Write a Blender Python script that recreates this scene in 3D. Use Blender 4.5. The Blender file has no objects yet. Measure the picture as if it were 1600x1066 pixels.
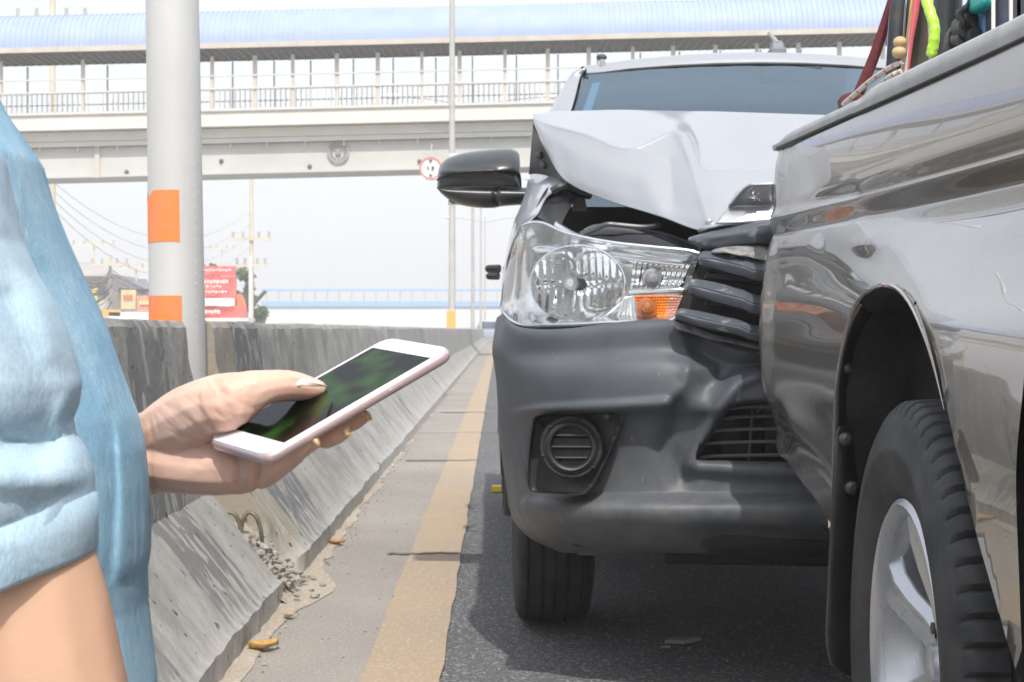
import bpy, bmesh, math, random
from math import sin, cos, pi, radians, sqrt, exp, atan2
from mathutils import Vector, Matrix, noise
random.seed(7)
C = bpy.context.scene.collection
SC = bpy.context.scene

# ---------------------------------------------------------------- camera, sky, sun, exposure
F = 2600.0; VX = 768.0; HY = 515.0; CZ = 0.85
def P(px, py, Y):
    """world point at distance Y that the photograph shows at pixel (px,py)"""
    return Vector(((px-VX)*Y/F, Y, CZ+(HY-py)*Y/F))
def PX(p):
    return (VX+F*p[0]/p[1], HY-F*(p[2]-CZ)/p[1])
cam = bpy.data.cameras.new('camera'); camo = bpy.data.objects.new('camera', cam); C.objects.link(camo)
camo.location = (0, 0, CZ); camo.rotation_euler = (radians(90), 0, 0)
cam.sensor_width = 36; cam.lens = F/1600*36; cam.shift_x = (800-VX)/1600; cam.shift_y = -(533-HY)/1600
cam.clip_start = 0.02; cam.clip_end = 3000
cam.dof.use_dof = True; cam.dof.focus_distance = 1.85; cam.dof.aperture_fstop = 28
SC.camera = camo

SUN = Vector((0.09, -0.75, 1.0)).normalized()          # towards the sun
el = math.asin(SUN.z); az = atan2(SUN.x, SUN.y)
w = bpy.data.worlds.new('World'); SC.world = w; w.use_nodes = True
nt = w.node_tree; nt.nodes.clear()
sky = nt.nodes.new('ShaderNodeTexSky'); sky.sky_type = 'NISHITA'; sky.sun_disc = False
sky.sun_elevation = el; sky.sun_rotation = az; sky.air_density = 1.0; sky.dust_density = 4.0; sky.ozone_density = 1.5
hs = nt.nodes.new('ShaderNodeHueSaturation'); hs.inputs['Saturation'].default_value = 0.9; hs.inputs['Value'].default_value = 1.0
bg = nt.nodes.new('ShaderNodeBackground'); bg.inputs['Strength'].default_value = 0.15
wo = nt.nodes.new('ShaderNodeOutputWorld')
nt.links.new(sky.outputs[0], hs.inputs['Color']); hz = nt.nodes.new('ShaderNodeMixRGB'); hz.inputs[0].default_value = .60; hz.inputs[2].default_value = (6.6, 6.75, 6.95, 1)   # even milky overcast haze over the blue
nt.links.new(hs.outputs[0], hz.inputs[1]); nt.links.new(hz.outputs[0], bg.inputs['Color']); nt.links.new(bg.outputs[0], wo.inputs[0])
sl = bpy.data.lights.new('sun', 'SUN'); sl.energy = 2.7; sl.angle = radians(0.9); sl.color = (1.0, .95, .88)
so = bpy.data.objects.new('sun', sl); C.objects.link(so)
so.rotation_euler = SUN.to_track_quat('Z', 'Y').to_euler(); so.location = (5, -10, 15)
SC.view_settings.view_transform = 'Standard'; SC.view_settings.look = 'None'; SC.view_settings.gamma = 1
SC.view_settings.use_curve_mapping = False
SC.view_settings.exposure = 0.50
SC.render.engine = 'CYCLES'
SC.cycles.max_bounces = 8; SC.cycles.transparent_max_bounces = 16; SC.cycles.volume_bounces = 0

# ---------------------------------------------------------------- materials
def lk(nt, a, b): nt.links.new(a, b)
def mat(name, col, rough=.5, metal=0, col2=None, scale=8, detail=6, bump=0, bscale=60, coat=0, spec=.5, lo=.35, hi=.65,
        sss=0, coords='Object', stretch=(1,1,1), rvar=0, bump_dist=.01, coat_rough=.03):
    m = bpy.data.materials.new(name); m.use_nodes = True; nt = m.node_tree
    b = nt.nodes['Principled BSDF']
    b.inputs['Base Color'].default_value = (*col, 1); b.inputs['Roughness'].default_value = rough
    b.inputs['Metallic'].default_value = metal; b.inputs['Coat Weight'].default_value = coat
    b.inputs['Coat Roughness'].default_value = coat_rough
    b.inputs['Specular IOR Level'].default_value = spec
    if sss:
        b.inputs['Subsurface Weight'].default_value = sss; b.inputs['Subsurface Radius'].default_value = (.010, .0035, .002)
        b.inputs['Subsurface Scale'].default_value = 1.0
    tc = nt.nodes.new('ShaderNodeTexCoord'); mp = nt.nodes.new('ShaderNodeMapping'); lk(nt, tc.outputs[coords], mp.inputs[0])
    mp.inputs['Scale'].default_value = stretch
    m['mp'] = mp.name
    if col2 or rvar:
        n = nt.nodes.new('ShaderNodeTexNoise'); n.inputs['Scale'].default_value = scale; n.inputs['Detail'].default_value = detail
        n.inputs['Roughness'].default_value = .6
        lk(nt, mp.outputs[0], n.inputs['Vector'])
        if col2:
            r = nt.nodes.new('ShaderNodeValToRGB'); r.name = 'ramp'
            r.color_ramp.elements[0].position = lo; r.color_ramp.elements[1].position = hi
            r.color_ramp.elements[0].color = (*col, 1); r.color_ramp.elements[1].color = (*col2, 1)
            lk(nt, n.outputs['Fac'], r.inputs[0]); lk(nt, r.outputs[0], b.inputs['Base Color'])
        if rvar:
            mr = nt.nodes.new('ShaderNodeMapRange'); mr.inputs['To Min'].default_value = rough-rvar; mr.inputs['To Max'].default_value = rough+rvar
            mr.inputs['From Min'].default_value = .3; mr.inputs['From Max'].default_value = .7
            lk(nt, n.outputs['Fac'], mr.inputs[0]); lk(nt, mr.outputs[0], b.inputs['Roughness'])
    if bump:
        n2 = nt.nodes.new('ShaderNodeTexNoise'); n2.inputs['Scale'].default_value = bscale; n2.inputs['Detail'].default_value = 5
        lk(nt, mp.outputs[0], n2.inputs['Vector'])
        bp = nt.nodes.new('ShaderNodeBump'); bp.inputs['Strength'].default_value = bump; bp.inputs['Distance'].default_value = bump_dist
        lk(nt, n2.outputs['Fac'], bp.inputs['Height']); lk(nt, bp.outputs[0], b.inputs['Normal'])
    return m
def emis(name, col, s):
    m = bpy.data.materials.new(name); m.use_nodes = True; b = m.node_tree.nodes['Principled BSDF']
    b.inputs['Emission Color'].default_value = (*col, 1); b.inputs['Emission Strength'].default_value = s
    return m
def clear(name, tint=(.97,.98,.98), refl=1.0, rough=.02, base=0.04, wavy=0):
    """thin clear sheet: see-through, with a mirror share that grows with the angle"""
    m = bpy.data.materials.new(name); m.use_nodes = True; nt = m.node_tree; nt.nodes.clear()
    o = nt.nodes.new('ShaderNodeOutputMaterial'); t = nt.nodes.new('ShaderNodeBsdfTransparent'); g = nt.nodes.new('ShaderNodeBsdfGlossy')
    t.inputs[0].default_value = (*tint, 1); g.inputs['Roughness'].default_value = rough; g.inputs['Color'].default_value = (1,1,1,1)
    lw = nt.nodes.new('ShaderNodeLayerWeight'); lw.inputs['Blend'].default_value = .5
    pw = nt.nodes.new('ShaderNodeMath'); pw.operation = 'POWER'; pw.inputs[1].default_value = 4.0
    mu = nt.nodes.new('ShaderNodeMath'); mu.operation = 'MULTIPLY_ADD'; mu.inputs[1].default_value = refl; mu.inputs[2].default_value = base; mu.use_clamp = True
    mx = nt.nodes.new('ShaderNodeMixShader'); lk(nt, lw.outputs['Facing'], pw.inputs[0])
    lk(nt, pw.outputs[0], mu.inputs[0]); lk(nt, mu.outputs[0], mx.inputs[0]); lk(nt, t.outputs[0], mx.inputs[1]); lk(nt, g.outputs[0], mx.inputs[2]); lk(nt, mx.outputs[0], o.inputs[0])
    if wavy:
        tc = nt.nodes.new('ShaderNodeTexCoord')
        n = nt.nodes.new('ShaderNodeTexNoise'); n.inputs['Scale'].default_value = 25; lk(nt, tc.outputs['Object'], n.inputs['Vector'])
        bp = nt.nodes.new('ShaderNodeBump'); bp.inputs['Strength'].default_value = wavy; bp.inputs['Distance'].default_value = .01
        lk(nt, n.outputs[0], bp.inputs['Height']); lk(nt, bp.outputs[0], g.inputs['Normal'])
    return m

# ---------------------------------------------------------------- object helpers
def link(name, me, m=None, parent=None, smooth=True):
    o = bpy.data.objects.new(name, me); C.objects.link(o)
    if m is not None and not me.materials: me.materials.append(m)
    if smooth:
        for p in me.polygons: p.use_smooth = True
    if parent is not None:
        o.parent = parent
        off = Vector(parent.location)
        q = parent.parent
        while q is not None: off += Vector(q.location); q = q.parent
        o.location = -off
    return o
def tag(o, label=None, cat=None, group=None, kind=None):
    if label: o['label'] = label
    if cat: o['category'] = cat
    if group: o['group'] = group
    if kind: o['kind'] = kind
    return o
def empty(name, loc, label, cat, group=None):
    o = bpy.data.objects.new(name, None); C.objects.link(o); o.location = loc; o.empty_display_size = .1
    return tag(o, label, cat, group)
def copy_tree(o, parent=None):
    c = o.copy(); C.objects.link(c); c.parent = parent
    for ch in list(o.children): copy_tree(ch, c)
    return c
def pyd(name, vs, fs, m=None, parent=None, smooth=True):
    me = bpy.data.meshes.new(name); me.from_pydata([tuple(v) for v in vs], [], fs); me.update()
    return link(name, me, m, parent, smooth)
class MB:
    def __init__(s): s.v = []; s.f = []
    def add(s, vs, fs):
        n = len(s.v); s.v += [Vector(v) for v in vs]; s.f += [tuple(i+n for i in f) for f in fs]
    def box(s, a, b, M=None):
        x0,y0,z0 = a; x1,y1,z1 = b
        vs = [Vector(p) for p in ((x0,y0,z0),(x1,y0,z0),(x1,y1,z0),(x0,y1,z0),(x0,y0,z1),(x1,y0,z1),(x1,y1,z1),(x0,y1,z1))]
        if M is not None: vs = [M @ v for v in vs]
        s.add(vs, [(0,3,2,1),(4,5,6,7),(0,1,5,4),(1,2,6,5),(2,3,7,6),(3,0,4,7)])
    def tube(s, pts, r, n=10, cap=True):
        pts = [Vector(p) for p in pts]; k = len(pts)
        if not isinstance(r, (list, tuple)): r = [r]*k
        rings = []; up = None
        for i, p in enumerate(pts):
            t = (pts[min(i+1, k-1)]-pts[max(i-1, 0)]).normalized()
            if up is None:
                up = Vector((0,0,1)) if abs(t.z) < .9 else Vector((1,0,0))
            a = t.cross(up).normalized(); up = a.cross(t).normalized()
            rings.append([p+(a*cos(2*pi*j/n)+up*sin(2*pi*j/n))*r[i] for j in range(n)])
        base = len(s.v)
        for rg in rings: s.v += rg
        for i in range(k-1):
            for j in range(n):
                s.f.append((base+i*n+j, base+i*n+(j+1)%n, base+(i+1)*n+(j+1)%n, base+(i+1)*n+j))
        if cap:
            s.f.append(tuple(base+j for j in range(n))[::-1]); s.f.append(tuple(base+(k-1)*n+j for j in range(n)))
    def prism(s, poly, d):
        """poly: list of 3d points (planar), extruded by vector d"""
        n = len(poly); d = Vector(d); vs = [Vector(p) for p in poly]+[Vector(p)+d for p in poly]
        s.add(vs, [tuple(range(n))[::-1], tuple(range(n, 2*n))]+[(i, (i+1)%n, n+(i+1)%n, n+i) for i in range(n)])
    def lathe(s, prof, M, n=32, closed=False, fn=None):
        """prof: (radius, height) turned about local z"""
        base = len(s.v); k = len(prof)
        for j in range(n):
            a = 2*pi*j/n
            for i, (r, h) in enumerate(prof):
                rr = r if fn is None else fn(r, h, a, i)
                s.v.append(M @ Vector((rr*cos(a), rr*sin(a), h)))
        for j in range(n):
            for i in range(k-1 if not closed else k):
                i2 = (i+1) % k
                s.f.append((base+j*k+i, base+((j+1)%n)*k+i, base+((j+1)%n)*k+i2, base+j*k+i2))
    def sphere(s, c, r, n=12, m=8, M=None):
        c = Vector(c)
        if not isinstance(r, (tuple, list, Vector)): r = (r,r,r)
        base = len(s.v)
        for i in range(m+1):
            th = pi*i/m
            for j in range(n):
                ph = 2*pi*j/n
                d = Vector((r[0]*sin(th)*cos(ph), r[1]*sin(th)*sin(ph), r[2]*cos(th)))
                if M is not None: d = M @ d
                s.v.append(c+d)
        for i in range(m):
            for j in range(n):
                s.f.append((base+i*n+j, base+(i+1)*n+j, base+(i+1)*n+(j+1)%n, base+i*n+(j+1)%n))
    def build(s, name, m, parent=None, smooth=False, bevel=0, seg=2):
        me = bpy.data.meshes.new(name); me.from_pydata([tuple(v) for v in s.v], [], s.f); me.update()
        bm = bmesh.new(); bm.from_mesh(me); bmesh.ops.recalc_face_normals(bm, faces=bm.faces); bm.to_mesh(me); bm.free()
        o = link(name, me, m, parent, smooth)
        if bevel:
            md = o.modifiers.new('b', 'BEVEL'); md.width = bevel; md.segments = seg; md.limit_method = 'ANGLE'; md.angle_limit = radians(35)
            for p in me.polygons: p.use_smooth = True
            md.harden_normals = False
        if smooth or bevel:
            try: me.set_sharp_from_angle(angle=radians(40))
            except Exception: pass
        return o
def cr(p0, p1, p2, p3, t):
    t2 = t*t; t3 = t2*t
    return .5*((2*p1)+(-p0+p2)*t+(2*p0-5*p1+4*p2-p3)*t2+(-p0+3*p1-3*p2+p3)*t3)
def spline(pts, n):
    """catmull-rom through tuples/vectors, n samples per span"""
    pts = [Vector(p) for p in pts]; k = len(pts); out = []
    for i in range(k-1):
        a = pts[i-1] if i > 0 else pts[0]*2-pts[1]
        d = pts[i+2] if i+2 < k else pts[-1]*2-pts[-2]
        for j in range(n): out.append(cr(a, pts[i], pts[i+1], d, j/n))
    out.append(pts[-1]); return out
def segd(p, a, b):
    ax, ay = a; bx, by = b; dx = bx-ax; dy = by-ay
    L = dx*dx+dy*dy; t = 0 if L == 0 else max(0, min(1, ((p[0]-ax)*dx+(p[1]-ay)*dy)/L))
    q = (ax+dx*t, ay+dy*t); return math.hypot(p[0]-q[0], p[1]-q[1]), q
def polyd(p, poly, closed=False):
    best = (1e9, None); k = len(poly)
    for i in range(k if closed else k-1):
        r = segd(p, poly[i][:2], poly[(i+1) % k][:2])
        if r[0] < best[0]: best = r
    return best
def inside(p, poly):
    x, y = p; c = False; k = len(poly)
    for i in range(k):
        x1, y1 = poly[i][:2]; x2, y2 = poly[(i+1) % k][:2]
        if (y1 > y) != (y2 > y) and x < (x2-x1)*(y-y1)/(y2-y1)+x1: c = not c
    return c
def surf(name, grid, m, parent, nu=6, nv=6, world=False, creases=(), cuts=(), disp=None, thick=0, fn=None, noisy=None, dens=None):
    """grid of control points (px,py,Y) (or world points): smooth sheet through them.
    creases: (polyline in px, amount towards viewer in m, width px, sharp) ; cuts: polygons in px removed from the sheet"""
    rows = [spline(r, nu) for r in grid]; R = []
    cols = list(zip(*rows)); cc = [spline(c, nv) for c in cols]
    W = len(cc); H = len(cc[0])
    vs = []
    dd = Vector(disp) if disp else Vector((0, -1, 0))
    for j in range(H):
        for i in range(W):
            q = cc[i][j]
            p = Vector(q) if world else P(*q)
            a = PX(p); s = 0
            for cre in creases:
                pl, amt, wd, sh = cre
                d = polyd(a, pl)[0]
                if d < wd*4: s += amt*(exp(-d/wd) if sh else exp(-(d/wd)**2))
            if s:
                p = p+dd*s if disp else (P(a[0], a[1], p.y-s))
            if fn: p = fn(p)
            vs.append(p)
    pxs = [PX(p) for p in vs] if cuts else None
    alive = None
    if cuts:
        step = []
        for j in range(H):
            for i in range(W):
                k = j*W+i; d = 0; c = 0
                for (di, dj) in ((1,0),(-1,0),(0,1),(0,-1)):
                    ii = i+di; jj = j+dj
                    if 0 <= ii < W and 0 <= jj < H:
                        q = pxs[jj*W+ii]; d += math.hypot(q[0]-pxs[k][0], q[1]-pxs[k][1]); c += 1
                step.append(d/max(c, 1))
        snapped = set()
        def slide(k, q):
            i = k % W; j = k//W
            a = vs[j*W+min(i+1, W-1)]-vs[j*W+max(i-1, 0)]; b = vs[min(j+1, H-1)*W+i]-vs[max(j-1, 0)*W+i]
            p = vs[k]; e = .01
            for _ in range(3):
                p0 = PX(p); pa = PX(p+a*e); pb = PX(p+b*e)
                m00 = (pa[0]-p0[0])/e; m10 = (pa[1]-p0[1])/e; m01 = (pb[0]-p0[0])/e; m11 = (pb[1]-p0[1])/e
                det = m00*m11-m01*m10
                if abs(det) < 1e-6: return P(q[0], q[1], p.y)
                dx = q[0]-p0[0]; dy = q[1]-p0[1]
                p = p+a*((dx*m11-dy*m01)/det)+b*((m00*dy-m10*dx)/det)
            return p if (p-vs[k]).length < .12 else P(q[0], q[1], vs[k].y)
        for poly in cuts:
            moves = []
            for k in range(len(vs)):
                d, q = polyd(pxs[k], poly, True)
                if d < step[k]*.62 and k not in snapped: moves.append((k, q, slide(k, q))); snapped.add(k)
            for k, q, p in moves: vs[k] = p; pxs[k] = q
    fs = []
    for j in range(H-1):
        for i in range(W-1):
            q = (j*W+i, j*W+i+1, (j+1)*W+i+1, (j+1)*W+i)
            if cuts:
                cx = sum(pxs[k][0] for k in q)/4; cy = sum(pxs[k][1] for k in q)/4
                if any(inside((cx, cy), poly) for poly in cuts): continue
            fs.append(q)
    o = pyd(name, vs, fs, m, parent)
    if cuts:
        bm = bmesh.new(); bm.from_mesh(o.data); bmesh.ops.delete(bm, geom=[v for v in bm.verts if not v.link_faces], context='VERTS'); bm.to_mesh(o.data); bm.free()
    if thick:
        md = o.modifiers.new('s', 'SOLIDIFY'); md.thickness = abs(thick); md.offset = 1 if thick > 0 else -1
    return o
def pplate(name, poly, Y, m, parent, thick=.01, smooth=False, bevel=0, Yf=None):
    """flat plate with outline in pixels at distance Y (or Yf(px,py))"""
    b = MB(); pts = [P(x, y, Yf(x, y) if Yf else Y) for x, y in poly]
    b.prism(pts, (0, thick, 0)); return b.build(name, m, parent, smooth, bevel)
# ---------------------------------------------------------------- ground
def node_ground(name, c1, c2, c3, bump=.25, fine=260, crack=False):
    m = mat(name, c1, .85, 0, c2, .9, 8, bump, fine, lo=.3, hi=.7, bump_dist=.004, coords='Object')
    nt = m.node_tree; b = nt.nodes['Principled BSDF']; r = nt.nodes['ramp']
    tc = nt.nodes['Texture Coordinate']
    n = nt.nodes.new('ShaderNodeTexNoise'); n.inputs['Scale'].default_value = 120; n.inputs['Detail'].default_value = 4
    lk(nt, tc.outputs['Object'], n.inputs['Vector'])
    rr = nt.nodes.new('ShaderNodeValToRGB'); rr.color_ramp.elements[0].position = .54; rr.color_ramp.elements[1].position = .66
    lk(nt, n.outputs['Fac'], rr.inputs[0])
    mx = nt.nodes.new('ShaderNodeMixRGB'); mx.inputs[2].default_value = (*c3, 1)
    lk(nt, rr.outputs[0], mx.inputs[0]); lk(nt, r.outputs[0], mx.inputs[1]); lk(nt, mx.outputs[0], b.inputs['Base Color'])
    return m
M_asph = node_ground('asphalt', (.070,.074,.083), (.106,.109,.115), (.34,.33,.31), .9, 110)
M_shldr = node_ground('shoulder_concrete', (.235,.215,.190), (.325,.300,.268), (.42,.40,.37), .45, 120)
M_dirt = node_ground('dust', (.30,.25,.19), (.44,.38,.30), (.55,.52,.48), .6, 90)
M_far = mat('far_ground', (.30,.29,.27), .9)
M_yel = node_ground('worn_yellow_paint', (.34,.275,.205), (.40,.295,.195), (.46,.40,.33), .4, 120)
def sheet(name, pts, z, m, kind='structure', label=None, cat=None):
    o = pyd(name, [(x, y, z) for x, y in pts], [tuple(range(len(pts)))], m, None, False)
    return tag(o, label, cat, kind=kind)
sheet('ground', [(-900,-200),(900,-200),(900,2500),(-900,2500)], -.02, M_far)
SL = .0042
sheet('pavement', [(-.75,-2),(-.152,-2),(-.152+SL*330,330),(-.75,330)], 0, M_shldr)
sheet('road', [(-.165,-3),(14,-3),(14,330),(-.165+SL*330,330)], -.004, M_asph)
sheet('opposite_road', [(-14,-3),(-1.3,-3),(-1.3,330),(-14,330)], -.004, mat('pale_concrete_road', (.34,.33,.31), .9))
# yellow edge line with ragged edges
vs = []; fs = []; n = 240
random.seed(3)
for i in range(n+1):
    y = 1.5+(i/n)**2*200; xl = -.336+SL*y; xr = -.141+SL*y
    vs += [(xl+random.uniform(-.004,.004), y, .004), (xr+random.uniform(-.004,.004), y, .004)]
for i in range(n): fs.append((2*i, 2*i+1, 2*i+3, 2*i+2))
tag(pyd('yellow_edge_line', vs, fs, M_yel, None, False), kind='structure')
# dirt drift along the barrier foot
vs = []; fs = []
for i in range(161):
    y = 2.5+i*.12; ww = .035+.05*noise.noise(Vector((y*1.3, 0, 0)))+.03*noise.noise(Vector((y*6, 3, 0)))+(.10*exp(-((y-5.4)/.35)**2))
    ww = max(ww, .008)
    vs += [(-.665, y, .012), (-.645+ww*.5, y, .008), (-.645+ww, y, .0025)]
for i in range(160): fs += [(3*i, 3*i+1, 3*i+4, 3*i+3), (3*i+1, 3*i+2, 3*i+5, 3*i+4)]
tag(pyd('dirt', vs, fs, M_dirt), kind='stuff', label='sandy dirt drifted along the foot of the concrete barrier', cat='dirt')
# thin dark joints / cracks across the shoulder
M_crack = mat('crack', (.17,.16,.15), .95)
for k, (yy, x0, x1) in enumerate([(6.28, -.42, -.15), (10.75, -.60, -.13), (17, -.6, -.1)]):
    vs = []; fs = []
    for i in range(21):
        x = x0+(x1-x0)*i/20+SL*yy; w_ = .018*(1+.5*noise.noise(Vector((i*.5, k, 0))))*yy/6*(.6 if i in (0, 20) else 1)
        yc = yy+.03*noise.noise(Vector((i*.3, 5+k, 0)))
        vs += [(x, yc-w_, .0065), (x, yc+w_, .0065)]
    for i in range(20): fs.append((2*i, 2*i+2, 2*i+3, 2*i+1))
    tag(pyd('pavement_joint', vs, fs, M_crack, None, False), kind='structure')

# ---------------------------------------------------------------- concrete barriers
def barrier_mat(name, bands, c1=(.28,.28,.265), c2=(.40,.395,.37)):
    m = mat(name, c1, .85, 0, c2, 5, 10, .5, 45, lo=.33, hi=.66, bump_dist=.006, coords='Object')
    nt = m.node_tree; b = nt.nodes['Principled BSDF']; r = nt.nodes['ramp']; geo = nt.nodes.new('ShaderNodeNewGeometry')
    sx = nt.nodes.new('ShaderNodeSeparateXYZ'); lk(nt, geo.outputs['Position'], sx.inputs[0])
    cur = r.outputs[0]
    # vertical streaks
    mp = nt.nodes.new('ShaderNodeMapping'); mp.inputs['Scale'].default_value = (.9, 4, .9); lk(nt, geo.outputs['Position'], mp.inputs[0])
    ns = nt.nodes.new('ShaderNodeTexNoise'); ns.inputs['Scale'].default_value = 2.2; ns.inputs['Detail'].default_value = 5; lk(nt, mp.outputs[0], ns.inputs['Vector'])
    rs = nt.nodes.new('ShaderNodeValToRGB'); rs.color_ramp.elements[0].position = .42; rs.color_ramp.elements[0].color = (.80,.79,.78,1); rs.color_ramp.elements[1].position = .62
    lk(nt, ns.outputs['Fac'], rs.inputs[0])
    mm = nt.nodes.new('ShaderNodeMixRGB'); mm.blend_type = 'MULTIPLY'; mm.inputs[0].default_value = .55; lk(nt, cur, mm.inputs[1]); lk(nt, rs.outputs[0], mm.inputs[2]); cur = mm.outputs[0]
    # big isotropic damp / grime patches
    nb = nt.nodes.new('ShaderNodeTexNoise'); nb.inputs['Scale'].default_value = 3.1; nb.inputs['Detail'].default_value = 9; nb.inputs['Roughness'].default_value = .72; lk(nt, geo.outputs['Position'], nb.inputs['Vector'])
    rb = nt.nodes.new('ShaderNodeValToRGB'); rb.color_ramp.elements[0].position = .40; rb.color_ramp.elements[0].color = (.50,.50,.50,1); rb.color_ramp.elements[1].position = .56
    lk(nt, nb.outputs['Fac'], rb.inputs[0])
    mm = nt.nodes.new('ShaderNodeMixRGB'); mm.blend_type = 'MULTIPLY'; mm.inputs[0].default_value = .5; lk(nt, cur, mm.inputs[1]); lk(nt, rb.outputs[0], mm.inputs[2]); cur = mm.outputs[0]
    # peeling flakes noise
    mp2 = nt.nodes.new('ShaderNodeMapping'); mp2.inputs['Scale'].default_value = (1.3, 3.0, 1.3); lk(nt, geo.outputs['Position'], mp2.inputs[0])
    nf = nt.nodes.new('ShaderNodeTexNoise'); nf.inputs['Scale'].default_value = 7; nf.inputs['Detail'].default_value = 4; lk(nt, mp2.outputs[0], nf.inputs['Vector'])
    rf = nt.nodes.new('ShaderNodeValToRGB'); rf.color_ramp.elements[0].position = .53; rf.color_ramp.elements[0].color = (1,1,1,1); rf.color_ramp.elements[1].position = .56; rf.color_ramp.elements[1].color = (0,0,0,1)
    lk(nt, nf.outputs['Fac'], rf.inputs[0])
    for (y0, y1, col, soft) in bands:
        nz = nt.nodes.new('ShaderNodeMath'); nz.operation = 'MULTIPLY_ADD'; nz.inputs[1].default_value = .12; lk(nt, nf.outputs['Fac'], nz.inputs[0]); lk(nt, sx.outputs['Y'], nz.inputs[2])
        a = nt.nodes.new('ShaderNodeMath'); a.operation = 'GREATER_THAN'; a.inputs[1].default_value = y0+.06; lk(nt, nz.outputs[0], a.inputs[0])
        c = nt.nodes.new('ShaderNodeMath'); c.operation = 'LESS_THAN'; c.inputs[1].default_value = y1+.06; lk(nt, nz.outputs[0], c.inputs[0])
        e = nt.nodes.new('ShaderNodeMath'); e.operation = 'MULTIPLY'; lk(nt, a.outputs[0], e.inputs[0]); lk(nt, c.outputs[0], e.inputs[1])
        g = nt.nodes.new('ShaderNodeMath'); g.operation = 'MULTIPLY'; lk(nt, e.outputs[0], g.inputs[0]); lk(nt, rf.outputs[0], g.inputs[1])
        mx = nt.nodes.new('ShaderNodeMixRGB'); mx.inputs[2].default_value = (*col, 1); lk(nt, g.outputs[0], mx.inputs[0]); lk(nt, cur, mx.inputs[1]); cur = mx.outputs[0]
    # pale powdery foot
    nz = nt.nodes.new('ShaderNodeMath'); nz.operation = 'MULTIPLY_ADD'; nz.inputs[1].default_value = -.35; lk(nt, nf.outputs['Fac'], nz.inputs[0]); lk(nt, sx.outputs['Z'], nz.inputs[2])
    mr = nt.nodes.new('ShaderNodeMapRange'); mr.inputs['From Min'].default_value = -.14; mr.inputs['From Max'].default_value = 0.02; mr.inputs['To Min'].default_value = .75; mr.inputs['To Max'].default_value = 0
    lk(nt, nz.outputs[0], mr.inputs[0])
    mx = nt.nodes.new('ShaderNodeMixRGB'); mx.inputs[2].default_value = (.46,.45,.42,1); lk(nt, mr.outputs[0], mx.inputs[0]); lk(nt, cur, mx.inputs[1]); cur = mx.outputs[0]
    # small black pits
    nv = nt.nodes.new('ShaderNodeTexNoise'); nv.inputs['Scale'].default_value = 30; nv.inputs['Detail'].default_value = 2; lk(nt, geo.outputs['Position'], nv.inputs['Vector'])
    rv = nt.nodes.new('ShaderNodeValToRGB'); rv.color_ramp.elements[0].position = .695; rv.color_ramp.elements[0].color = (0,0,0,1); rv.color_ramp.elements[1].position = .71
    lk(nt, nv.outputs['Fac'], rv.inputs[0])
    mx = nt.nodes.new('ShaderNodeMixRGB'); mx.inputs[2].default_value = (.06,.06,.06,1); lk(nt, rv.outputs[0], mx.inputs[0]); lk(nt, cur, mx.inputs[1]); cur = mx.outputs[0]
    lk(nt, cur, b.inputs['Base Color']); return m
PROF = [(.38,0),(.38,.075),(.365,.085),(.19,.31),(.155,.345),(.085,.855),(.07,.875),(0,.878)]
PROF = PROF+[(-x, z) for x, z in PROF[::-1]][1:]
def barrier(name, y0, y1, m, label, xc=-1.028, drift=0, rough=.006, res=.05, chip=()):
    n = max(2, int((y1-y0)/res)); vs = []; fs = []
    pr = []
    for i in range(len(PROF)-1):
        a, b = PROF[i], PROF[i+1]; L = math.hypot(b[0]-a[0], b[1]-a[1]); k = max(1, int(L/res))
        for j in range(k): pr.append((a[0]+(b[0]-a[0])*j/k, a[1]+(b[1]-a[1])*j/k))
    pr.append(PROF[-1]); W = len(pr)
    for i in range(n+1):
        y = y0+(y1-y0)*i/n
        for (x, z) in pr:
            p = Vector((xc+drift*(y-y0)+x, y, z))
            if rough:
                nn = noise.noise_vector(p*9)*rough+noise.noise_vector(p*2.3)*rough*1.2
                edge = exp(-min(y-y0, y1-y)/.03)
                nn += Vector((0, noise.noise(p*14)*.03*edge, 0))
                if z < .1: nn += Vector((noise.noise(p*9)*.007, 0, 0))
                p += Vector((nn.x, nn.y, nn.z if z > .05 else 0))
            for (cy, cx_, cz, cr_) in chip:
                d = (p-Vector((cx_, cy, cz))).length
                if d < cr_: p += Vector((-.8, 0, -.5))*(cr_-d)*.6*(1+.6*noise.noise(p*40))
            vs.append(p)
    for i in range(n):
        for j in range(W-1): fs.append((i*W+j, (i+1)*W+j, (i+1)*W+j+1, i*W+j+1))
    fs.append(tuple(range(W))); fs.append(tuple(n*W+j for j in range(W))[::-1])
    root = empty(name, (xc, (y0+y1)/2, 0), label, 'barrier', 'concrete barriers along the median')
    o = pyd('concrete_block', vs, fs, m, root); o.data.set_sharp_from_angle(angle=radians(28))
    return root
M_b1 = barrier_mat('barrier_near', [(4.25,4.75,(.17,.17,.17),0),(2.9,3.6,(.17,.17,.17),0)])
M_b2 = barrier_mat('barrier_second', [(6.0,6.7,(.15,.15,.155),0),(5.5,6.0,(.30,.265,.21),0)])
M_b3 = barrier_mat('barrier_far', [(i*3.1+9, i*3.1+9.9, (.30,.295,.285), 0) for i in range(3)], (.30,.30,.285), (.40,.395,.37))
b1 = barrier('concrete_barrier', 1.2, 5.14, M_b1, 'nearest concrete barrier with peeling dark paint bands, behind the hand', res=.03)
b2 = barrier('concrete_barrier', 5.62, 13.9, M_b2, 'second concrete barrier, chipped at its corner and holding the bent wire loops', drift=.004, res=.035, chip=[(5.62,-.66,.08,.16)])
ys = [14.0, 22.2, 30.5, 39, 47.5, 56]
wh = ['third concrete barrier along the median, with thin white lines at its far end', 'fourth concrete barrier along the median, just past the white lines', 'fifth concrete barrier from the camera', 'sixth concrete barrier from the camera', 'seventh concrete barrier from the camera']
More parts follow.
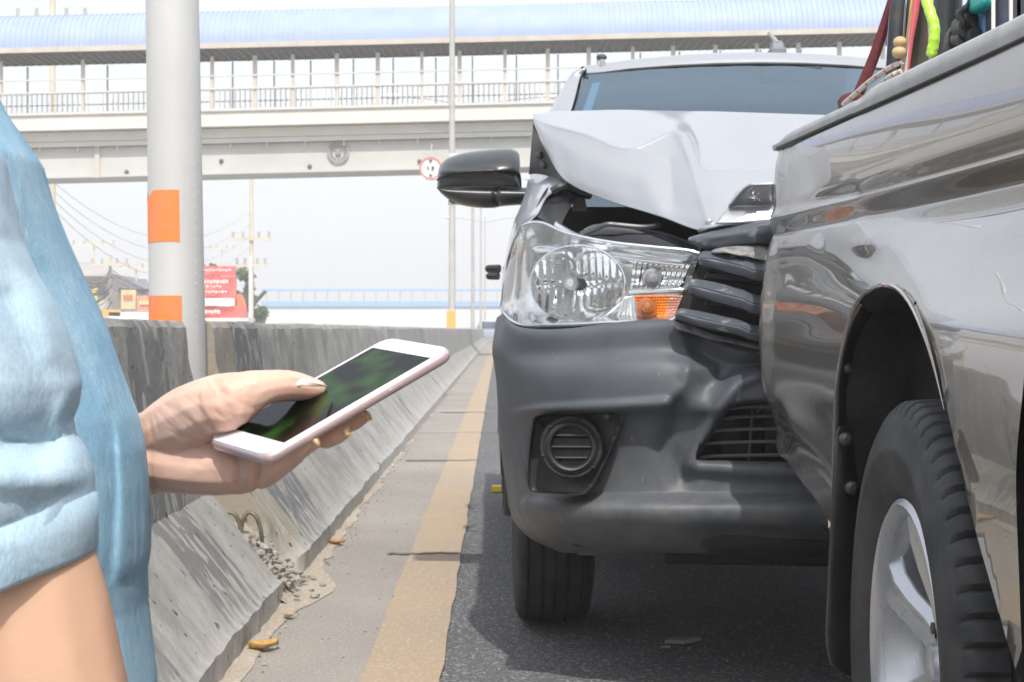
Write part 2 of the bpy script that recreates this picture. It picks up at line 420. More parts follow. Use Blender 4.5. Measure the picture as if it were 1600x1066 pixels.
for i in range(5):
    barrier('concrete_barrier', ys[i], ys[i+1]-.1, M_b3, wh[i], xc=-1.028+.004*(ys[i]-5.6), drift=.004, rough=.004, res=.15)
barrier('concrete_barrier', 56, 200, M_b3, 'farthest run of concrete barrier vanishing into the distance', xc=-1.028+.004*50, drift=.004, rough=0, res=3)
# white painted lines on the third barrier
M_white = mat('white_paint', (.72,.72,.70), .7, 0, (.55,.55,.53), 20)
for k in range(3):
    y = 20.6+k*.42; b = MB(); xc = -1.028+.004*(y-5.6)
    pts = [(xc+px_+.008, z) for px_, z in ((.382,.0),(.382,.08),(.19,.315),(.158,.345),(.09,.855),(.07,.882),(-.07,.884))]
    vs = []; fs = []
    for (x, z) in pts: vs += [(x, y, z), (x, y+.16, z)]
    for i in range(len(pts)-1): fs.append((2*i, 2*i+1, 2*i+3, 2*i+2))
    tag(pyd('painted_line', vs, fs, M_white, None, False), kind='structure')
# bent reinforcement loops sticking out of the gap
M_rebar = mat('rusty_steel', (.14,.13,.11), .6, .6, (.28,.24,.18), 40)
for name_off, (pts) in enumerate([[(405,858),(409,845),(406,822),(398,805),(388,801),(380,812),(376,832)], [(355,800),(366,803),(373,815),(377,832)]]):
    b = MB(); b.tube(spline([P(x, y, 5.52-.02*name_off) for x, y in pts], 6), .0075, 8)
    b.build('wire_loop', M_rebar, b2, True)
b = MB(); b.tube([P(405,862,5.52), P(406,840,5.52)], .011, 8); b.build('wire_loop', mat('rust_dark',(.06,.05,.05),.8), b2, True)
# rubble in the gap
M_rub = mat('rubble', (.24,.225,.20), .9, 0, (.38,.36,.33), 14, 6, .5, 60)
def rock(b, c, r, seed):
    bm = bmesh.new(); bmesh.ops.create_icosphere(bm, subdivisions=1, radius=r)
    for v in bm.verts: v.co *= 1+.9*noise.noise(v.co*1.6/r+Vector((seed*3.1, 0, 0)))
    b.add([Vector(c)+Vector((v.co.x, v.co.y, v.co.z*.7)) for v in bm.verts], [tuple(v.index for v in f.verts) for f in bm.faces]); bm.free()
random.seed(11); b = MB()
for i in range(300):
    y = random.gauss(5.40, .10); x = random.uniform(-1.0, -.62)
    if random.random() < .55: x = random.gauss(-.73, .05)
    if y < 5.16 or y > 5.7: continue
    h = max(0, .20-.75*abs(x+.80)) if x > -.8 else .18
    if y > 5.5 and x > -.7: h = .02
    rock(b, (x, y, random.uniform(.3, 1)*h), random.uniform(.004, .016), i)
for i in range(220):
    rock(b, (-.63+abs(random.gauss(0, .035)), random.uniform(3.6, 12), .004), random.uniform(.0015, .006), i)
tag(b.build('rubble', M_rub, None, False), 'broken concrete rubble and crumbs lying in the gap between the barriers', 'rubble', kind='stuff')
vs = []; fs = []
for j in range(13):
    for i in range(17):
        x = -1.3+i*.0425; y = 5.10+j*.05
        z = max(0.004, .19-.9*max(0, x+.84))*(1+.25*noise.noise(Vector((x*14, y*14, 0)))); z = z if x < -.66 else .004
        vs.append((x, y, z))
for j in range(12):
    for i in range(16): fs.append((j*17+i, j*17+i+1, (j+1)*17+i+1, (j+1)*17+i))
tag(pyd('mortar', vs, fs, M_dirt), kind='stuff', label='sandy mortar heap filling the gap between two barriers', cat='mortar')

# ---------------------------------------------------------------- near lamp post with orange bands
M_pole = mat('silver_pole_paint', (.50,.50,.49), .50, .15, (.58,.58,.57), 4, 8, .15, 30, lo=.3, hi=.7, bump_dist=.003, stretch=(1,1,.4), spec=.4)
pole = empty('lamp_post', P(277, 1060, 5.39)*1, 'large silver lamp post with two orange bands, standing in the gap between barriers', 'lamp post')
pole.location = (-1.018, 5.39, 0)
ax = lambda z: Vector((-1.018-.0153*(z-.87)*1.0, 5.39, z))
rad = lambda z: .0895-.0042*(z-.85)
b = MB(); b.tube([ax(z) for z in (0, .4, .87, 1.3, 2, 4, 6, 9, 10.5)], [rad(z) for z in (0, .4, .87, 1.3, 2, 4, 6, 9, 10.5)], 40)
b.build('shaft', M_pole, pole, True)
M_or = mat('orange_band_paint', (.84,.22,.055), .55, 0, (.62,.25,.13), 9, 7, .15, 60, lo=.45, hi=.78, bump_dist=.002)
def band(z0, z1, a0, a1, off, notch=False):
    vs = []; fs = []; nA = 26; nZ = 8
    for i in range(nZ+1):
        for j in range(nA+1):
            a = a0+(a1-a0)*j/nA; z = z0+(z1-z0)*i/nZ
            if i == nZ and notch:
                t = abs(j-9.5)/4
                if t < 1: z -= .026*(1-t)
            if i == 0: z += .004*noise.noise(Vector((j*.4, 0, 0)))
            c = ax(z); r = rad(z)+off
            vs.append(c+Vector((sin(a)*r, -cos(a)*r, 0)))
    W = nA+1
    for i in range(nZ):
        for j in range(nA): fs.append((i*W+j, i*W+j+1, (i+1)*W+j+1, (i+1)*W+j))
    return pyd('orange_band', vs, fs, M_or, pole)
s5 = 5.39/F
band(CZ+(515-380)*s5, CZ+(515-300)*s5, -1.9, .33, .0012, True)
band(.70, CZ+(515-463)*s5, -1.9, .36, .0012)
# a weld seam / lapped strip on the right side and rough paint bumps
b = MB()
for i in range(24):
    z = .75+i*.035; a = .95+.05*noise.noise(Vector((i*.7, 0, 0)))
    b.sphere(ax(z)+Vector((sin(a)*rad(z), -cos(a)*rad(z), 0)), (.0014, .0014, .006), 6, 4)
for i in range(9):
    z = 1.05+random.uniform(-.1, .35); a = random.uniform(.3, 1.2); b.sphere(ax(z)+Vector((sin(a)*rad(z), -cos(a)*rad(z), 0)), .0022, 6, 4)
o = b.build('weld_bead', M_pole, pole, True); o['kind'] = 'stuff'
b = MB(); b.box((-1.018-.17, 5.39-.17, .0), (-1.018+.17, 5.39+.17, .02)); b.build('base_plate', M_pole, pole)
for sgn in (-1, 1):
    b = MB(); b.tube([ax(10.3), ax(10.9)+Vector((sgn*.9, 0, 0)), ax(11.1)+Vector((sgn*2.2, 0, 0))], .04, 8); b.build('arm', M_pole, pole, True)
    b = MB(); b.sphere(ax(11.1)+Vector((sgn*2.5, 0, 0)), (.38, .14, .08), 12, 6); b.build('lamp_head', M_pole, pole, True)

# ---------------------------------------------------------------- far lamp posts
M_galv = mat('galvanised', (.42,.42,.40), .6, .1, (.52,.51,.48), 3)
M_lamph = mat('lamp_white', (.85,.85,.84), .5)
def farlamp(y, label, h, arm, extra=None):
    x = -1.03+.004*(y-5.6)
    r = empty('lamp_post', (x, y, 0), label, 'lamp post', 'double-armed street lamps in the median')
    b = MB(); b.tube([(x, y, 0), (x, y, h)], [.085, .05], 14); b.build('shaft', M_galv, r, True)
    for s in (-1, 1):
        b = MB(); b.tube([Vector((x, y, h-.4)), Vector((x+s*arm*.5, y, h-.1)), Vector((x+s*arm*.85, y, h))], .04, 8); b.build('arm', M_galv, r, True)
        b = MB(); b.sphere((x+s*arm, y, h+.02), (.42, .16, .13), 12, 6); b.build('lamp_head', M_lamph, r, True)
    return r
r = farlamp(38.0, 'tall thin lamp post rising past the top of the photo, orange box at its foot', 13.2, 3.0)
b = MB(); b.box((-1.02, 37.8, .78), (-.82, 37.95, 1.28)); b.build('orange_box', mat('orange_box', (.80,.42,.10), .6), r, False, .01)
farlamp(69, 'second far lamp post, its lamp heads in front of the footbridge railing', 10.5, 3.3)
farlamp(101, 'third far lamp post beyond the footbridge', 10.0, 3.0)
farlamp(133, 'fourth and farthest lamp post beyond the footbridge', 9.8, 3.0)

# ---------------------------------------------------------------- covered footbridge
YB = 50.0; TILT = -.0235
def B(px, py, dy=0):
    """px,py read off the photo at bridge plane; py given on the line through x=768"""
    p = P(px, py+TILT*(px-768), YB); p.y += dy; return p
M_cream = mat('cream_concrete', (.62,.60,.54), .85, 0, (.72,.70,.64), 1.2, 6, lo=.3, hi=.7)
M_girder = mat('grey_concrete', (.50,.50,.47), .85, 0, (.57,.57,.54), .8, 6, .1, 12, lo=.3, hi=.7)
M_rail = mat('bridge_rail_paint', (.60,.59,.56), .6)
M_post = mat('bridge_post_paint', (.55,.51,.45), .65)
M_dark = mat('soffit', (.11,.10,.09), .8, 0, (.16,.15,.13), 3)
M_fascia = mat('fascia', (.50,.45,.38), .7, 0, (.58,.53,.46), 2)
M_roof = mat('blue_roof_sheet', (.30,.38,.60), .6, 0, (.34,.42,.63), 1.5, spec=.6)
br = empty('footbridge', (0, YB, 0), 'covered pedestrian footbridge with pale blue barrel roof crossing over the road', 'footbridge')
X0, X1 = -560, 2300
def beam(name, ya, yb, d0, d1, m, x0=X0, x1=X1, parent=None):
    b = MB(); a = B(x0, yb, d0); c = B(x1, yb, d0); e = B(x1, ya, d0); g = B(x0, ya, d0)
    b.prism([a, c, e, g], (0, d1-d0, 0)); return b.build(name, m, parent or br)
beam('girder', 214, 259, .35, 2.1, M_girder, -250)
beam('girder_lip', 257, 261, .30, 2.15, M_girder, -250)
beam('girder_flange', 206, 213, .1, 2.3, M_girder, -250)
beam('deck_soffit', 190, 205, .15, 2.25, M_cream)
beam('deck_edge', 166, 189, -.25, 2.7, M_cream)
beam('deck_cap', 162, 166, -.32, -.1, M_rail)
for px in (148, 1480, -120):
    b = MB(); b.prism([B(px-4, 262, .28), B(px+4, 262, .28), B(px+4, 213, .28), B(px-4, 213, .28)], (0, .06, 0)); b.build('girder_joint', M_post, br)
# brackets and conduit drops on the girder
for px in (58, 118, 180, 358, 415, 475, 536, 592, 652, 710, 768, 830):
    b = MB(); b.prism([B(px-1.6, 214+6, .26), B(px+1.6, 220, .26), B(px+1.6, 175, .26), B(px-1.6, 175, .26)], (0, .05, 0)); b.build('drip_pipe', M_cream, br)
for px, py in ((194, 254), (482, 252), (655, 248), (343, 240)):
    b = MB(); b.sphere(B(px, py, .33), .07, 8, 6); b.build('bolt', M_dark, br)
# round relief emblem on girder (plain seal)
def ring(b, px, py, r0, r1, d, th=.03, n=28):
    c = B(px, py, d); vs = []; fs = []
    for i in range(n):
        a = 2*pi*i/n
        for r_, o in ((r0, 0), (r1, 0), (r1, th), (r0, th)): vs.append(c+Vector((cos(a)*r_, o, sin(a)*r_)))
    for i in range(n):
        j = (i+1) % n
        for k in range(4): fs.append((i*4+k, j*4+k, j*4+(k+1) % 4, i*4+(k+1) % 4))
    b.add(vs, fs)
em = MB(); ring(em, 527, 231, .27, .33, .27)
for i in range(12):
    a = 2*pi*i/12; c = B(527, 231, .30); em.sphere(c+Vector((cos(a)*.2, 0, sin(a)*.2)), (.035, .03, .035), 6, 4)
em.sphere(B(527, 231, .30), (.09, .04, .11), 8, 6)
em.build('emblem', mat('emblem', (.30,.30,.29), .8), br)
# posts, rail, balusters
posts = [-270, -136, 0, 129, 264, 331, 398, 457, 526, 590, 659, 718, 789, 856, 920, 989, 1052, 1118, 1183, 1248, 1312, 1380, 1445, 1510, 1575, 1640, 1705]
for px in posts:
    big = 2.6 if px % 2 else 3.2
    b = MB(); b.prism([B(px-big, 162, 0), B(px+big, 162, 0), B(px+big, 78, 0), B(px-big, 78, 0)], (0, .1, 0)); b.build('roof_post', M_post, br)
    b = MB(); b.prism([B(px-1.2, 66, -.3), B(px+1.2, 66, -.3), B(px+1.2, 48, -.3), B(px-1.2, 48, -.3)], (0, .05, 0)); b.build('roof_stub', M_post, br)
    b = MB(); b.prism([B(px+18, 162, 1.6), B(px+20.4, 162, 1.6), B(px+20.4, 74, 1.6), B(px+18, 74, 1.6)], (0, .1, 0)); b.build('rear_roof_post', M_cream, br)
beam('handrail', 108, 110.5, -.05, 0, M_rail); beam('mid_rail', 128, 130.5, -.05, 0, M_rail)
beam('rear_handrail', 112, 114, 2.3, 2.35, M_cream); beam('rear_mid_rail', 131, 133, 2.3, 2.35, M_cream)
b = MB(); px = X0
while px < 1700:
    b.prism([B(px-.7, 162, -.04), B(px+.7, 162, -.04), B(px+.7, 129, -.04), B(px-.7, 129, -.04)], (0, .02, 0))
    b.prism([B(px+4-.7, 160, 2.31), B(px+4+.7, 160, 2.31), B(px+4+.7, 113, 2.31), B(px+4-.7, 113, 2.31)], (0, .02, 0))
    px += 8.3
o = b.build('balusters', M_rail, br); o['kind'] = 'stuff'
# roof : fascia, ribbed barrel, soffit
beam('fascia', 62, 70, -.55, -.45, M_fascia)
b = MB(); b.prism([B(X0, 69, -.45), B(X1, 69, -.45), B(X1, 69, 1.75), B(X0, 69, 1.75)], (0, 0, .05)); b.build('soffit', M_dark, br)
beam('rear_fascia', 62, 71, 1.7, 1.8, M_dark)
vs = []; fs = []; K = 22; step = 2.0
xs = []; px = X0
while px < X1:
    xs += [px, px+step, px+step+.01, px+8.3]; px += 8.3
n = 0
for xi, px in enumerate(xs):
    raise_ = .022 if xi % 4 in (0, 1) else 0
    for k in range(K+1):
        a = pi*k/K; R = 1.15+raise_
        c = B(px, 62, .62)
        vs.append(c+Vector((0, -cos(a)*R, sin(a)*(R*.98))))
W = K+1
for i in range(len(xs)-1):
    for k in range(K): fs.append((i*W+k, (i+1)*W+k, (i+1)*W+k+1, i*W+k+1))
o = pyd('roof_sheets', vs, fs, M_roof, br); o.data.set_sharp_from_angle(angle=radians(30))
b = MB(); px = X0
while px < 1700:
    b.prism([B(px-1, 70, -.2), B(px+1, 70, -.2), B(px+1, 70, 1.7), B(px-1, 70, 1.7)], (0, 0, -.05)); px += 13
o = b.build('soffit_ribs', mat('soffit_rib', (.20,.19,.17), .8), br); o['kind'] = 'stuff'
# piers beyond the frame
for px in (-180, 2200):
    b = MB(); p = B(px, 205, 1.2); b.box((p.x-.5, p.y-.5, 0), (p.x+.5, p.y+.5, p.z)); b.build('pier', M_girder, br)
# height limit sign hanging at the bridge
sg = empty('traffic_sign', B(673, 262, 0), 'round white height limit sign with thin red ring hanging under the footbridge', 'sign')
cS = P(673, 263, 49.0)
M_sw = mat('sign_white', (.75,.75,.74), .5); M_red = mat('sign_red', (.66,.22,.20), .5); M_blk = mat('sign_black', (.05,.05,.05), .5)
sg.location = cS
b = MB(); b.lathe([(0,0),(.33,0),(.33,.02),(0,.02)], Matrix.Translation(cS) @ Matrix.Rotation(pi/2, 4, 'X'), 32); b.build('disc', M_sw, sg)
b = MB()
for i in range(32):
    pass
b.lathe([(.28,0),(.335,0),(.335,.03),(.28,.03)], Matrix.Translation(cS+Vector((0,-.012,0))) @ Matrix.Rotation(pi/2, 4, 'X'), 32, closed=True); b.build('red_ring', M_red, sg)
b = MB()
for s in (-1, 1):
    z = s*.2; b.prism([cS+Vector((-.06,-.06,z+s*.04)), cS+Vector((.06,-.06,z+s*.04)), cS+Vector((0,-.06,z-s*.04))], (0,.01,0))
b.box(cS+Vector((-.10,-.06,-.05)), cS+Vector((-.06,-.05,.05))); b.box(cS+Vector((-.02,-.06,-.05)), cS+Vector((.0,-.05,-.03))); b.box(cS+Vector((.03,-.06,-.05)), cS+Vector((.10,-.05,.05)))
b.build('symbols', M_blk, sg)
b = MB(); b.tube([cS+Vector((0,.0,.3)), cS+Vector((0,.9,.8))], .02, 6); b.build('bracket', M_galv, sg)

# ---------------------------------------------------------------- far background
M_pale = mat('pale_far_wall', (.62,.64,.66), .9, 0, (.70,.71,.72), .3); M_bl = mat('pale_blue_band', (.25,.45,.72), .7)
ov = empty('overpass', (0, 150, 0), 'distant flyover with pale blue band and railing beyond the footbridge', 'overpass')
def far_beam(name, px0, px1, y0, y1, Y, m, par, th=1.0):
    b = MB(); b.prism([P(px0, y1, Y), P(px1, y1, Y), P(px1, y0, Y), P(px0, y0, Y)], (0, th, 0)); return b.build(name, m, par)
far_beam('parapet', 408, 1700, 478, 512, 150, M_pale, ov, 6)
far_beam('blue_band', 408, 1700, 471, 479, 149.8, M_bl, ov, .15)
far_beam('upper_beam', 408, 1700, 452, 455, 150, M_bl, ov, .5)
for px in range(415, 1000, 19):
    far_beam('railing_post', px, px+2, 455, 471, 150, M_galv, ov, .3)
M_leaf = mat('tree_leaves', (.05,.10,.025), .8, 0, (.12,.20,.05), 1.5)
M_bark = mat('bark', (.12,.09,.06), .9)
def tree(px, py_top, py_base, wpx, Y, label, seed):
    random.seed(seed); c = P(px, (py_top+py_base)/2, Y); base = Vector((c.x, Y, 0))
    r = empty('tree', base, label, 'tree', 'trees behind the roadside billboards')
    b = MB(); h = P(px, py_top, Y).z; b.tube([base, base+Vector((0,0,h*.5)), base+Vector((.3,0,h*.8))], [.3,.22,.08], 8)
    for k in range(5):
        a = random.uniform(0, 2*pi); b.tube([base+Vector((0,0,h*.4)), base+Vector((cos(a)*1.2, sin(a)*1.2, h*.7))], [.12, .05], 6)
    b.build('trunk', M_bark, r, True)
    l = MB(); rw = wpx*Y/F/2; lob = [(random.uniform(-.6,.6)*rw, random.uniform(-.5,.5)*rw, h*random.uniform(.5,.92), rw*random.uniform(.25,.5)) for _ in range(9)]
    for (x, y, z, rr) in lob:
        for k in range(260):
            d = Vector((random.gauss(0,1), random.gauss(0,1), random.gauss(0,1))).normalized()*rr*random.uniform(.5,1.1)
            q = base+Vector((x, y, z))+d; s = random.uniform(.10,.24)
            t = Vector((random.gauss(0,1), random.gauss(0,1), random.gauss(0,1))).normalized(); u = t.orthogonal().normalized()
            l.add([q, q+t*s, q+t*s*.5+u*s*.6], [(0,1,2)])
    l.build('crown', M_leaf, r)
tree(333, 398, 500, 60, 82, 'small leafy tree behind the red billboard', 1)
tree(380, 418, 500, 40, 84, 'dark green slim tree right of the red billboard', 2)
tree(405, 480, 505, 26, 80, 'low green bush under the concrete utility pole', 3)
# billboard, shop signs, building, utility poles
M_rb = mat('billboard_red', (.72,.10,.09), .6, 0, (.80,.22,.18), 1.0); M_bw = mat('billboard_white', (.80,.76,.74), .6)
bb = empty('billboard', P(346, 515, 72), 'red and white roadside billboard beside the orange banded lamp post', 'billboard'); bb.location.z = 0
far_beam('upper_panel', 308, 367, 416, 431, 72, M_rb, bb, .3); far_beam('main_panel', 300, 368, 432, 468, 72, M_rb, bb, .3)
far_beam('white_strip', 300, 366, 466, 478, 71.7, M_bw, bb, .2); far_beam('lower_panel', 300, 384, 479, 500, 71.9, M_rb, bb, .3)
for (a, b_, y0, y1) in ((318,358,437,443),(322,350,446,449),(316,356,454,458),(320,346,484,490),(312,362,420,424)):
    for q in range(int((b_-a)/5)):
        far_beam('lettering', a+q*5, a+q*5+3.4, y0+(q % 3)*.5, y1-(q % 2), 71.65, M_bw, bb, .05)
far_beam('leg', 312, 315, 495, 540, 72.2, M_galv, bb, .3); far_beam('leg', 360, 363, 495, 540, 72.2, M_galv, bb, .3)
arch = MB(); pts = [P(372+13*cos(a), 497-38*sin(a), 72.5) for a in [pi*i/12 for i in range(13)]]; arch.prism(pts, (0,.4,0)); arch.build('orange_arch', mat('orange_red', (.80,.25,.12), .6), bb)
far_beam('canopy', 318, 388, 497, 502, 70, M_bw, bb, 2)
bd = empty('shop_building', (P(160, 515, 95).x, 95, 0), 'row of low beige shop buildings with patched roofs at far left', 'building')
M_bei = mat('beige_wall', (.52,.46,.38), .9, 0, (.60,.54,.46), .5); M_tin = mat('tin_roof', (.33,.33,.34), .6, 0, (.45,.40,.36), .6)
far_beam('wall', 60, 172, 428, 530, 95, M_bei, bd, 8); far_beam('wall', 176, 236, 448, 530, 98, mat('white_wall', (.66,.66,.64), .9), bd, 8)
b = MB(); b.prism([P(50,430,94), P(178,432,94), P(160,412,98), P(60,404,98)], (0, .3, -.15)); b.build('roof', M_tin, bd)
b = MB(); b.prism([P(172,450,97), P(240,452,97), P(228,436,101), P(180,436,101)], (0, .3, -.15)); b.build('roof', mat('dark_roof', (.20,.19,.24), .8), bd)
for px in (84, 108, 132, 152): far_beam('window', px, px+12, 448, 462, 94.8, mat('far_window', (.16,.17,.18), .4), bd, .1)
for (x0, x1, y0, y1, c, lab) in ((189,212,453,483,(.62,.52,.28),'yellow shop sign board left of the lamp post'),(214,232,462,488,(.72,.30,.22),'red shop sign board behind the lamp post'),(128,152,450,472,(.75,.60,.15),'small yellow sign above the shirt'),(150,188,484,494,(.85,.45,.15),'orange awning low over the near barrier'),(170,236,488,502,(.80,.80,.80),'long white banner just above the barrier top')):
    o = empty('shop_sign', (P(x0, 515, 80).x, 80, 0), lab, 'sign'); far_beam('panel', x0, x1, y0, y1, 80, mat('sign_col', c, .6, 0, tuple(min(1, k*1.15) for k in c), 3), o, .2)
    far_beam('leg', x0+2, x0+4, y1, 545, 80.2, M_galv, o, .15)
    if x1-x0 < 30:
        for q in range(3): far_beam('lettering', x0+4+q*5, x0+7.5+q*5, y0+8, y0+14, 79.9, mat('sign_glyph', (.75,.12,.08) if c[1] > .3 else (.85,.75,.3), .6), o, .05)
M_up = mat('utility_pole_concrete', (.62,.54,.42), .9, 0, (.70,.62,.50), 1)
def upole(px, top, Y, wpx, label, arms=((0,1),)):
    x = P(px, 0, Y).x; h = P(0, top, Y).z; r = empty('utility_pole', (x, Y, 0), label, 'utility pole', 'concrete utility poles beside the road')
    b = MB(); ww = wpx*Y/F/2; b.tube([(x, Y, 0), (x, Y, h)], [ww*1.15, ww], 10); b.build('shaft', M_up, r, True)
    for (dz, L) in arms:
        b = MB(); b.box((x-L, Y-.2, h-dz), (x+L, Y-.08, h-dz+.12)); b.build('crossarm', M_up, r)
        for s in (-.9, -.4, .4, .9):
            b = MB(); b.tube([(x+s*L, Y-.14, h-dz+.12), (x+s*L, Y-.14, h-dz+.4)], .07, 6); b.build('insulator', M_galv, r)
    return x, h
upole(82, -40, 58, 9, 'thick concrete utility pole seen through the footbridge above the shoulder', ((.5,1.2),(1.6,1.3)))
upole(393, 272, 75, 6, 'tall concrete utility pole right of the red billboard', ((3.0,.9),(4.2,.7)))
b = MB(); p0 = P(391.5, 400, 74.7); b.tube([(p0.x, 74.7, 0), p0], .09, 8); tag(b.build('white_post', M_bw, None, True), 'slim white post standing against the tall utility pole', 'post')
upole(172, 398, 88, 4.5, 'small utility pole above the shop roofs', ((.6,1.0),))
upole(147, 378, 105, 2.5, 'thin crossed pole above the beige shop roof', ((.3,1.4),))
upole(213, 412, 100, 3, 'short pole with drooping cables next to the lamp post', ((.4,1.0),))
upole(347, 385, 130, 2.2, 'very thin far pole above the billboard', ((.3,1.0),))
# hanging cables
M_cab = mat('cable', (.12,.12,.12), .8)
def cable(p, q, sag, r, n=14):
    b = MB(); b.tube([p.lerp(q, i/n)-Vector((0, 0, sag*4*(i/n)*(1-i/n))) for i in range(n+1)], r, 5); return b
random.seed(5)
rt = empty('power_cables', (0, 60, 0), 'bundle of drooping dark cables running past the far utility poles', 'cable')
for k in range(13):
    a = P(84, 392+k*4+random.uniform(-3,3), 58); q = P(172+random.uniform(-3,3), 418+k*4.5, 88)
    cable(a, q, .5+random.random()*.9, .022 if k % 3 else .045).build('cable', M_cab, rt, True)
for k in range(8):
    a = P(172, 420+k*4, 88); q = P(330, 428+k*5, 125); cable(a, q, .8+random.random()*.6, .025).build('cable', M_cab, rt, True)
for k in range(4):
    a = P(84, 285+k*14, 58); q = P(393, 330+k*18, 75); cable(a, q, 1.6+k*.1, .012).build('cable', M_galv, rt, True)
# ---------------------------------------------------------------- shared vehicle materials
M_rub_t = mat('tyre_rubber', (.022,.024,.028), .66, 0, (.062,.062,.062), 9, 6, .2, 90, lo=.4, hi=.7, bump_dist=.002, spec=.35)
M_alloy = mat('alloy', (.55,.57,.60), .30, .75, rvar=.05, scale=30)
M_plas = mat('black_plastic', (.018,.019,.021), .45, 0, (.030,.031,.034), 12, 5, .12, 300, spec=.5)
M_black = mat('underbody_black', (.010,.010,.011), .8, 0, (.025,.023,.021), 10)
M_chrome = mat('chrome', (.80,.81,.83), .10, 1.0)
M_bolt = mat('bolt_steel', (.10,.10,.10), .45, .6)
M_silver = mat('silver_paint', (.43,.445,.47), .33, .50, coat=.7, rvar=.03, scale=60, coat_rough=.08)
M_bump = mat('bumper_plastic', (.066,.077,.090), .52, 0, (.088,.098,.112), 7, 9, .12, 700, spec=.45, bump_dist=.001)
M_gunmetal = mat('gunmetal_paint', (.235,.215,.190), .25, .60, coat=1.0, rvar=.03, scale=14, coat_rough=.012)
M_rail_cap = mat('rail_cap_plastic', (.30,.31,.315), .55, 0, (.38,.39,.395), 20, 6, .2, 250, bump_dist=.001)

def dust(m, col, z0, z1, amt, scr=.5):
    """road dust and scuffs, heavier low on the body"""
    nt = m.node_tree; b = nt.nodes['Principled BSDF']; src = b.inputs['Base Color'].links[0].from_socket if b.inputs['Base Color'].links else None
    geo = nt.nodes.new('ShaderNodeNewGeometry'); sx = nt.nodes.new('ShaderNodeSeparateXYZ'); lk(nt, geo.outputs['Position'], sx.inputs[0])
    n = nt.nodes.new('ShaderNodeTexNoise'); n.inputs['Scale'].default_value = 11; n.inputs['Detail'].default_value = 10; n.inputs['Roughness'].default_value = .75; lk(nt, geo.outputs['Position'], n.inputs['Vector'])
    mr = nt.nodes.new('ShaderNodeMapRange'); mr.inputs['From Min'].default_value = z1; mr.inputs['From Max'].default_value = z0; mr.inputs['To Min'].default_value = 0; mr.inputs['To Max'].default_value = amt; lk(nt, sx.outputs['Z'], mr.inputs[0])
    r = nt.nodes.new('ShaderNodeMapRange'); r.inputs['From Min'].default_value = .42; r.inputs['From Max'].default_value = .68; lk(nt, n.outputs['Fac'], r.inputs[0])
    mu = nt.nodes.new('ShaderNodeMath'); mu.operation = 'MULTIPLY'; lk(nt, mr.outputs[0], mu.inputs[0]); lk(nt, r.outputs[0], mu.inputs[1])
    # fine specks and short scratches
    mp = nt.nodes.new('ShaderNodeMapping'); mp.inputs['Scale'].default_value = (60, 60, 9); mp.inputs['Rotation'].default_value = (0, .9, .2); lk(nt, geo.outputs['Position'], mp.inputs[0])
    n2 = nt.nodes.new('ShaderNodeTexNoise'); n2.inputs['Scale'].default_value = 1.6; n2.inputs['Detail'].default_value = 2; lk(nt, mp.outputs[0], n2.inputs['Vector'])
    r2 = nt.nodes.new('ShaderNodeMapRange'); r2.inputs['From Min'].default_value = .735; r2.inputs['From Max'].default_value = .76; r2.inputs['To Max'].default_value = scr; lk(nt, n2.outputs['Fac'], r2.inputs[0])
    ad = nt.nodes.new('ShaderNodeMath'); ad.operation = 'ADD'; ad.use_clamp = True; lk(nt, mu.outputs[0], ad.inputs[0]); lk(nt, r2.outputs[0], ad.inputs[1])
    mx = nt.nodes.new('ShaderNodeMixRGB'); mx.inputs[1].default_value = b.inputs['Base Color'].default_value; mx.inputs[2].default_value = (*col, 1)
    if src: lk(nt, src, mx.inputs[1])
    lk(nt, ad.outputs[0], mx.inputs[0]); lk(nt, mx.outputs[0], b.inputs['Base Color'])
dust(M_bump, (.24,.225,.20), .30, .75, .55); dust(M_gunmetal, (.30,.27,.23), .35, .95, .30, .12); dust(M_plas, (.12,.11,.10), .1, .9, .5)
